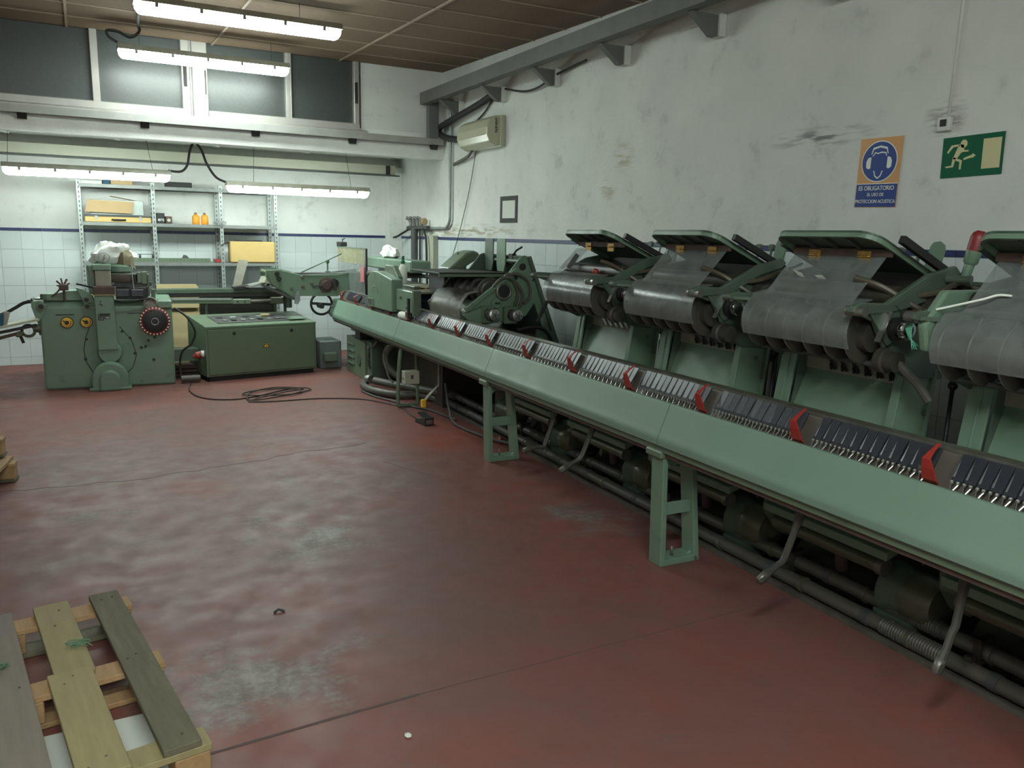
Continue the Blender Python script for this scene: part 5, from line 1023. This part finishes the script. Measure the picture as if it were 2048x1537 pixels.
MB().ext([(-0.66,0.885),(-0.58,0.89),(-0.52,0.84),(-0.54,0.79),(-0.60,0.68),(-0.62,0.68),(-0.66,0.83)], 'y', -0.02, 0.0).obj('hinge_arm', 'green', tm, bevel=0.006); MB().lathe((-0.575,-0.02,0.835),(0,-1,0),[(0,0.042),(0.02,0.040),(0.022,0.03)],18).obj('hinge_boss', 'box_green', tm); MB().cyl((-0.575,-0.046,0.835),(-0.575,-0.04,0.835),0.024,n=14).obj('hinge_bore', 'black', tm)
MB().ball((-0.60,0.02,0.91),0.035,8,1.5,1,.5).obj('wing_nut', 'galv', tm)
MB().cyl((-0.62,0.1,0.63),(-0.58,0.1,0.63),0.09,n=22).obj('flange_disc', 'lamp_body', tm)
inl = MB(); ch = MB()
ch.tube([(-0.64,0.0,0.885),(-0.72,0.0,0.87),(-0.80,0.0,0.82),(-0.90,0.0,0.765),(-1.1,0.0,0.69)],0.016,8,smooth=3); ch.obj('chain_guide', 'black', tm)
for k in range(14): MB().box(-0.66-0.025*k,-0.648-0.025*k,-0.015,0.015,0.895-0.011*k-0.0006*k*k,0.912-0.011*k-0.0006*k*k).obj('chain_link', 'black', tm)
MB().bar((-0.60,0.02,0.715),(-1.2,0.02,0.585),0.30,0.02).obj('inlet_ramp', 'grey_cream', tm); MB().bar((-0.62,-0.08,0.66),(-1.25,-0.08,0.53),0.03,0.028).obj('inlet_rail', 'black', tm); MB().bar((-0.78,-0.10,0.585),(-1.3,-0.10,0.45),0.03,0.03).obj('lower_rail', 'rust_dark', tm)
MB().bar((-0.86,-0.04,0.79),(-0.90,-0.04,0.655),0.02,0.05).obj('inlet_bracket', 'lamp_body', tm)
MB().torus((-0.70,-0.02,0.60),(0,1,0),0.055,0.014,18,8).obj('cable_loop', 'oily', tm); MB().cbox(-0.80,-0.74,-0.12,0.0,0.55,0.60,0.01).obj('clamp', 'oily', tm); MB().cyl((-0.76,-0.08,0.55),(-0.74,-0.09,0.49),0.014,n=8).obj('clamp_bolt', 'black', tm)
MB().cyl((-0.66,0.0,0.62),(-0.60,0.0,0.62),0.04,n=12).obj('gear_shaft', 'oily', tm)
tag(MB().ext([(-1.2,0.58),(-0.90,0.655),(-0.885,0.77),(-1.2,0.70)], 'y', -0.02, 0.10).obj('blue_cloth', 'blue_cloth'), 'dark blue cloth hanging over the inlet chain at left edge', 'cloth').location = (0.18,9.04,0)
MB().box(0.60,0.66,0.1,0.5,0.35,0.60).obj('side_box', 'dark_green', tm) if False else None
MB().bar((0.58,0.3,0.27),(0.84,0.32,0.27),0.2,0.13).obj('rear_beam', 'dark_green', tm)
for k in range(3): tag(MB().box(0.80+0.01*k,1.05,9.35,9.6,0.012+0.045*k,0.045+0.045*k).obj('brick', 'rust_dark'), ('lowest brown brick between trimmer and control desk','middle brown brick of the stack beside control desk','top brown brick of the small stack')[k], 'brick')
cable('black_cable', 'black cable bowing out from trimmer side beside the plywood', [(0.80,9.02,0.80),(0.92,9.0,0.70),(0.99,8.99,0.55),(0.95,9.0,0.42),(0.86,9.02,0.34),(0.83,9.03,0.2),(0.84,9.0,0.03)], 0.011, 'black')
tag(MB().tube([(0.83,9.0,0.05),(1.02,9.0,0.05)],0.035,10).obj('grey_roller', 'hose'), 'short grey roll on the floor between trimmer and desk', 'roll')
wb_ = blob('white_bag', 'crumpled white plastic bag with red oval print lying on top of the trimmer', 'bag', (0.27,9.16,1.255), 0.21, 0.10, 0.125, 'bag', 12, 26, 0.42)
kh = blob('khaki_cloth', None, None, (0.37,9.10,1.20), 0.09, 0.09, 0.11, 'khaki', 3, 18, 0.4); tag(kh, 'brown khaki cloth hanging below the white bag on the trimmer', 'cloth')
ov = MB().torus((-0.09,-0.125,0.055),(0,1,0.25),0.05,0.002,22,5).obj('oval_print', 'dark_grey', wb_); text_mesh('Herti', 0.035, 'red_dark', wb_, (-0.09,-0.128,0.055), (PI/2-0.1,-PI/2+0.3,0))
# ================================================================== SHELVING AND CONTENTS
sh = thing('shelving', 'grey slotted angle shelving against the tiled back wall', 'shelf', (0,10.45,0))
PX = (0.0,0.765,1.515,2.165)
for x in PX:
    for (y, f_) in ((0.0,1),(0.38,0)):
        p = MB(); p.box(x-0.02,x+0.02,y-0.0015,y+0.0015,0,2.13); p.box(x-0.0215,x-0.0185,y,y+0.035,0,2.13)
        po = p.obj('post', 'galv', sh)
        s_ = MB()
        for k in range(40): s_.box(x-0.006,x+0.006,y-0.003,y-0.0016,0.06+0.052*k,0.085+0.052*k)
        s_.obj('slots', 'dark_grey', po)['kind'] = 'stuff'
for z in (0.45,0.87,1.21,1.665,2.09):
    for i in range(3):
        p = MB(); p.box(PX[i],PX[i+1],0.0,0.38,z,z+0.004); p.box(PX[i],PX[i+1],-0.002,0.0,z-0.034,z+0.004); p.box(PX[i],PX[i+1],0.38,0.382,z-0.034,z+0.004)
        p.obj('shelf_board', 'shelf_grey', sh)
def at(n, l, c, m_, x0,x1,z0,z1,y0=10.47,y1=10.75,cc=0.004): return tag(MB().cbox(x0,x1,y0,y1,z0,z1,cc).obj(n, m_), l, c)
cs = thing('wooden_case', 'flat light wooden case with black handle on the second shelf', 'case', (0.39,10.47,1.70))
MB().cbox(-0.345,0.345,0,0.25,-0.029,0.03,0.004).obj('body', 'yellow_box', cs); MB().cbox(-0.345,0.345,0,0.25,0.031,0.05,0.004).obj('lid', 'dark_grey', cs)
MB().tube([(-0.07,-0.004,0.0),(-0.06,-0.02,0.0),(0.06,-0.02,0.0),(0.07,-0.004,0.0)],0.009,6).obj('handle', 'black', cs)
for x in (-0.23,0.23): MB().box(x-0.015,x+0.015,-0.006,0.0,-0.005,0.04).obj('latch', 'galv', cs)
cb = thing('cardboard_box', 'open cardboard box with raised flap on top of wooden case', 'box', (0.32,10.5,1.752))
MB().cbox(-0.22,0.34,0,0.22,0,0.17,0.004).obj('grey_box', 'galv', cb); MB().ext([(-0.27,0.03),(0.22,0.02),(0.24,0.155),(-0.24,0.165)], 'y', -0.03, -0.025).obj('front_flap', 'cardboard', cb)
MB().bar((0.0,0.1,0.215),(0.30,0.1,0.165),0.2,0.004).obj('raised_flap', 'cardboard', cb)
ec = at('black_carton','small black carton with white letters on the second shelf','carton','black',0.79,0.88,1.67,1.79); text_mesh('erc', 0.055, 'white_plastic', ec, (0.84,10.466,1.715), (PI/2,0,0))
at('brown_tin','brown tin with round label beside the black carton','tin','rust_dark',0.89,0.96,1.67,1.755); tag(MB().cyl((0.925,10.462,1.71),(0.925,10.469,1.71),0.02,n=14).obj('round_label', 'cream'), 'round pale label on the brown tin', 'label')
for k, x in enumerate((1.235,1.335)):
    t = thing('orange_bottle', ('left orange bottle with dark cap on the second shelf','right orange bottle with dark cap on the second shelf')[k], 'bottle', (x,10.55,1.67))
    MB().lathe((0,0,0),(0,0,1),[(0,0.038),(0.005,0.042),(0.09,0.042),(0.115,0.025),(0.12,0.014)],18).obj('body', 'orange', t); MB().lathe((0,0,0.12),(0,0,1),[(0,0.016),(0.02,0.014)],12).obj('cap', 'khaki', t)
tag(blob('plastic_wrap','', '', (1.50,10.42,1.672),0.07,0.05,0.03,'acrylic_clear',5,12,0.4), 'clear plastic wrap on second shelf beside the orange bottles', 'wrap')
sc_ = thing('yellow_suitcase', 'stained yellow suitcase with black strap on the third shelf', 'suitcase', (1.87,10.43,1.24))
MB().cbox(-0.27,0.27,0,0.2,-0.024,0.235,0.012).obj('body', 'yellow_box', sc_); MB().bar((-0.20,0.1,0.245),(0.13,0.1,0.245),0.03,0.015).obj('black_strap', 'black', sc_); MB().tube([(-0.27,0.05,0.22),(-0.33,0.03,0.21),(-0.37,0.02,0.18)],0.012,6,smooth=3).obj('strap_end', 'black', sc_)
rl = thing('perforated_rail', 'long grey green perforated rail lying on the third shelf', 'rail', (0.95,10.46,1.215))
MB().box(-0.50,0.42,0,0.06,0,0.05).obj('rail', 'box_green', rl)
for k in range(22): MB().cyl((-0.48+0.04*k,-0.002,0.028),(-0.48+0.04*k,0.0,0.028),0.009,n=8).obj('hole', 'dark_green', rl)
for x in (-0.42,-0.36,-0.22): MB().cyl((x,0.03,0.05),(x,0.03,0.09),0.012,n=8).obj('stud', 'dark_grey', rl)
MB().box(-0.46,-0.16,0.02,0.04,0.09,0.097).obj('stud_bar', 'dark_grey', rl); MB().ext([(0.10,0.05),(0.18,0.05),(0.15,0.085),(0.12,0.09)], 'y', 0.0, 0.05).obj('wedge', 'dark_grey', rl)
at('red_spool','small red spool at the end of the third shelf board','spool','red',1.44,1.495,1.215,1.255)
at('blue_carton','pale blue carton on the top shelf behind the tube lamp','carton','blue_cloth',0.25,0.32,2.095,2.15); at('kraft_carton','kraft brown carton on the top shelf behind the tube lamp','carton','cardboard',0.33,0.56,2.095,2.16)
at('black_case','long black case on the top shelf between the lamps','case','rubber',0.92,1.20,2.095,2.155)
tag(MB().cbox(0.0,0.24,10.5,10.7,2.095,2.13,0.003).obj('white_carton', 'paper'), 'white carton at left end of the top shelf', 'carton')
b1 = tag(MB().ext([(0.74,0.68),(1.20,0.68),(1.20,0.93),(1.17,0.965),(0.74,0.965)], 'y', 10.33, 10.345).obj('plywood_panel', 'plywood'), 'upper plywood panel with rounded corner behind the delivery belt', 'board')
b2 = tag(MB().ext([(0.84,0.015),(1.19,0.015),(1.21,0.82),(1.10,0.82),(0.88,0.64)], 'y', 10.36, 10.375).obj('plywood_panel', 'plywood'), 'tall plywood panel with cut corner standing between trimmer and desk', 'board')
# ================================================================== CORD AND FOOT PEDAL
cp = [(0.93,9.03,0.01),(0.91,8.89,0.007),(0.86,8.5,0.007),(0.93,8.10,0.007),(1.15,7.92,0.007),(1.40,7.98,0.007),(1.75,8.22,0.010),(1.93,8.25,0.012),(1.98,8.12,0.012),(1.75,7.95,0.012),(1.42,7.98,0.016),(1.30,8.10,0.018),(1.50,8.25,0.018),(1.80,8.20,0.02),(1.85,8.0,0.02),(1.60,7.84,0.016),(1.32,7.80,0.012),(1.38,8.12,0.02),(1.66,8.32,0.02),(1.92,8.16,0.02),(1.70,8.02,0.024),(1.45,7.86,0.02),(1.30,7.74,0.010),(1.55,7.68,0.007),(1.95,7.66,0.007),(2.31,7.49,0.007),(2.48,7.2,0.007),(2.55,6.95,0.007),(2.52,6.7,0.007),(2.51,6.42,0.014)]
cable('pedal_cord', 'long dark cord coiled on the floor and running to foot pedal', cp, 0.0065, 'cord', 'cord', 6, 6)
fp = thing('foot_pedal', 'small black foot pedal on the red floor at the cord end', 'pedal', (2.51,6.30,0), 0.1)
MB().ext([(-0.09,0.0),(0.09,0.0),(0.09,0.03),(-0.07,0.07),(-0.09,0.07)], 'x', -0.045, 0.045).obj('base', 'rubber', fp, bevel=0.004); MB().bar((0,-0.085,0.055),(0,0.06,0.088),0.07,0.012).obj('treadle', 'black', fp); MB().box(-0.03,0.03,-0.092,-0.089,0.015,0.05).obj('badge', 'steel', fp)  # pale steel plate on the front stands in for a white glint
# ================================================================== PALLETS
def pallet(label, loc, rz, old=False):
    # local: x along the deck boards (1.2 m), y across (0.8 m); origin at one top corner on the floor
    t = thing('wooden_pallet', label, 'pallet', loc, rz)
    mats = ['old_wood','khaki_wood','grey_wood','khaki_wood','wood']
    offs = [(0.0,0.105),(0.19,0.30),(0.37,0.50),(0.56,0.66),(0.70,0.80)]
    for k, (a, b) in enumerate(offs):
        mtl = 'wood' if old else mats[k]
        if k == 1:
            MB().cbox(-0.01,0.60,a-0.01,b-0.0,0.122,0.144,0.002).obj('deck_board', mtl, t); MB().cbox(0.575,1.21,a+0.0,b+0.02,0.1225,0.146,0.002).obj('deck_board', mtl, t)
        else: MB().cbox(-0.01,1.20,a,b,0.122,0.144,0.002).obj('deck_board', mtl, t)
    for x in (0.02,0.55,1.10):
        MB().cbox(x,x+0.10,-0.03,0.80,0.10,0.1215,0.002).obj('cross_board', 'wood' if x < 1 else 'khaki_wood', t)
        for y in (-0.025,0.34,0.70): 
            MB().cbox(x,x+0.10,y,y+0.10,0.0225,0.0995,0.004).obj('block', 'wood', t)
        MB().cbox(x,x+0.10,-0.03,0.80,0.0035,0.022,0.002).obj('bottom_board', 'old_wood' if x == 0.02 else 'wood', t)
    for (x, y) in ((0.05,0.03),(0.06,0.07),(0.58,0.05),(0.6,0.08),(1.14,0.04),(0.07,0.22),(0.62,0.25),(0.66,0.28),(1.13,0.24),(1.16,0.29),(0.2,0.25),(0.4,0.21),(0.05,0.42),(0.6,0.40),(1.14,0.44)):
        MB().cyl((x,y,0.144),(x,y,0.1465),0.004,n=6).obj('nail', 'wood_knot', t)
    t.scale = (1,-1,1)
    return t
th = math.atan2(-0.985, 0.148)
pallet('worn wooden pallet with a missing board at the lower left corner of the photo', (0.035,3.455,0), th)
pallet('bottom pallet of the two stacked at the left edge', (-0.485,5.90,0), -1.72, True)
pallet('top pallet of the two stacked at the left edge', (-0.545,5.97,0.1475), -1.70, True)
tag(MB().box(-0.4,0.14,2.0,2.72,0.0005,0.0025).obj('white_sheet', 'paper'), 'white sheet lying on the floor under the near pallet', 'sheet')
for (px, py, lab, sd) in ((-0.10,3.02,'green twine tuft on the middle deck board of near pallet',1),(-0.36,2.95,'green twine tuft on the left deck board of near pallet',2)):
    r_ = random.Random(sd); mb = MB()
    for k in range(5): mb.tube([(r_.uniform(-.05,.05),r_.uniform(-.03,.03),r_.uniform(.002,.012)) for _ in range(5)],0.0016,4,smooth=4)
    o = tag(mb.obj('green_twine', 'twine'), lab, 'twine'); o.location = (px,py,0.146)
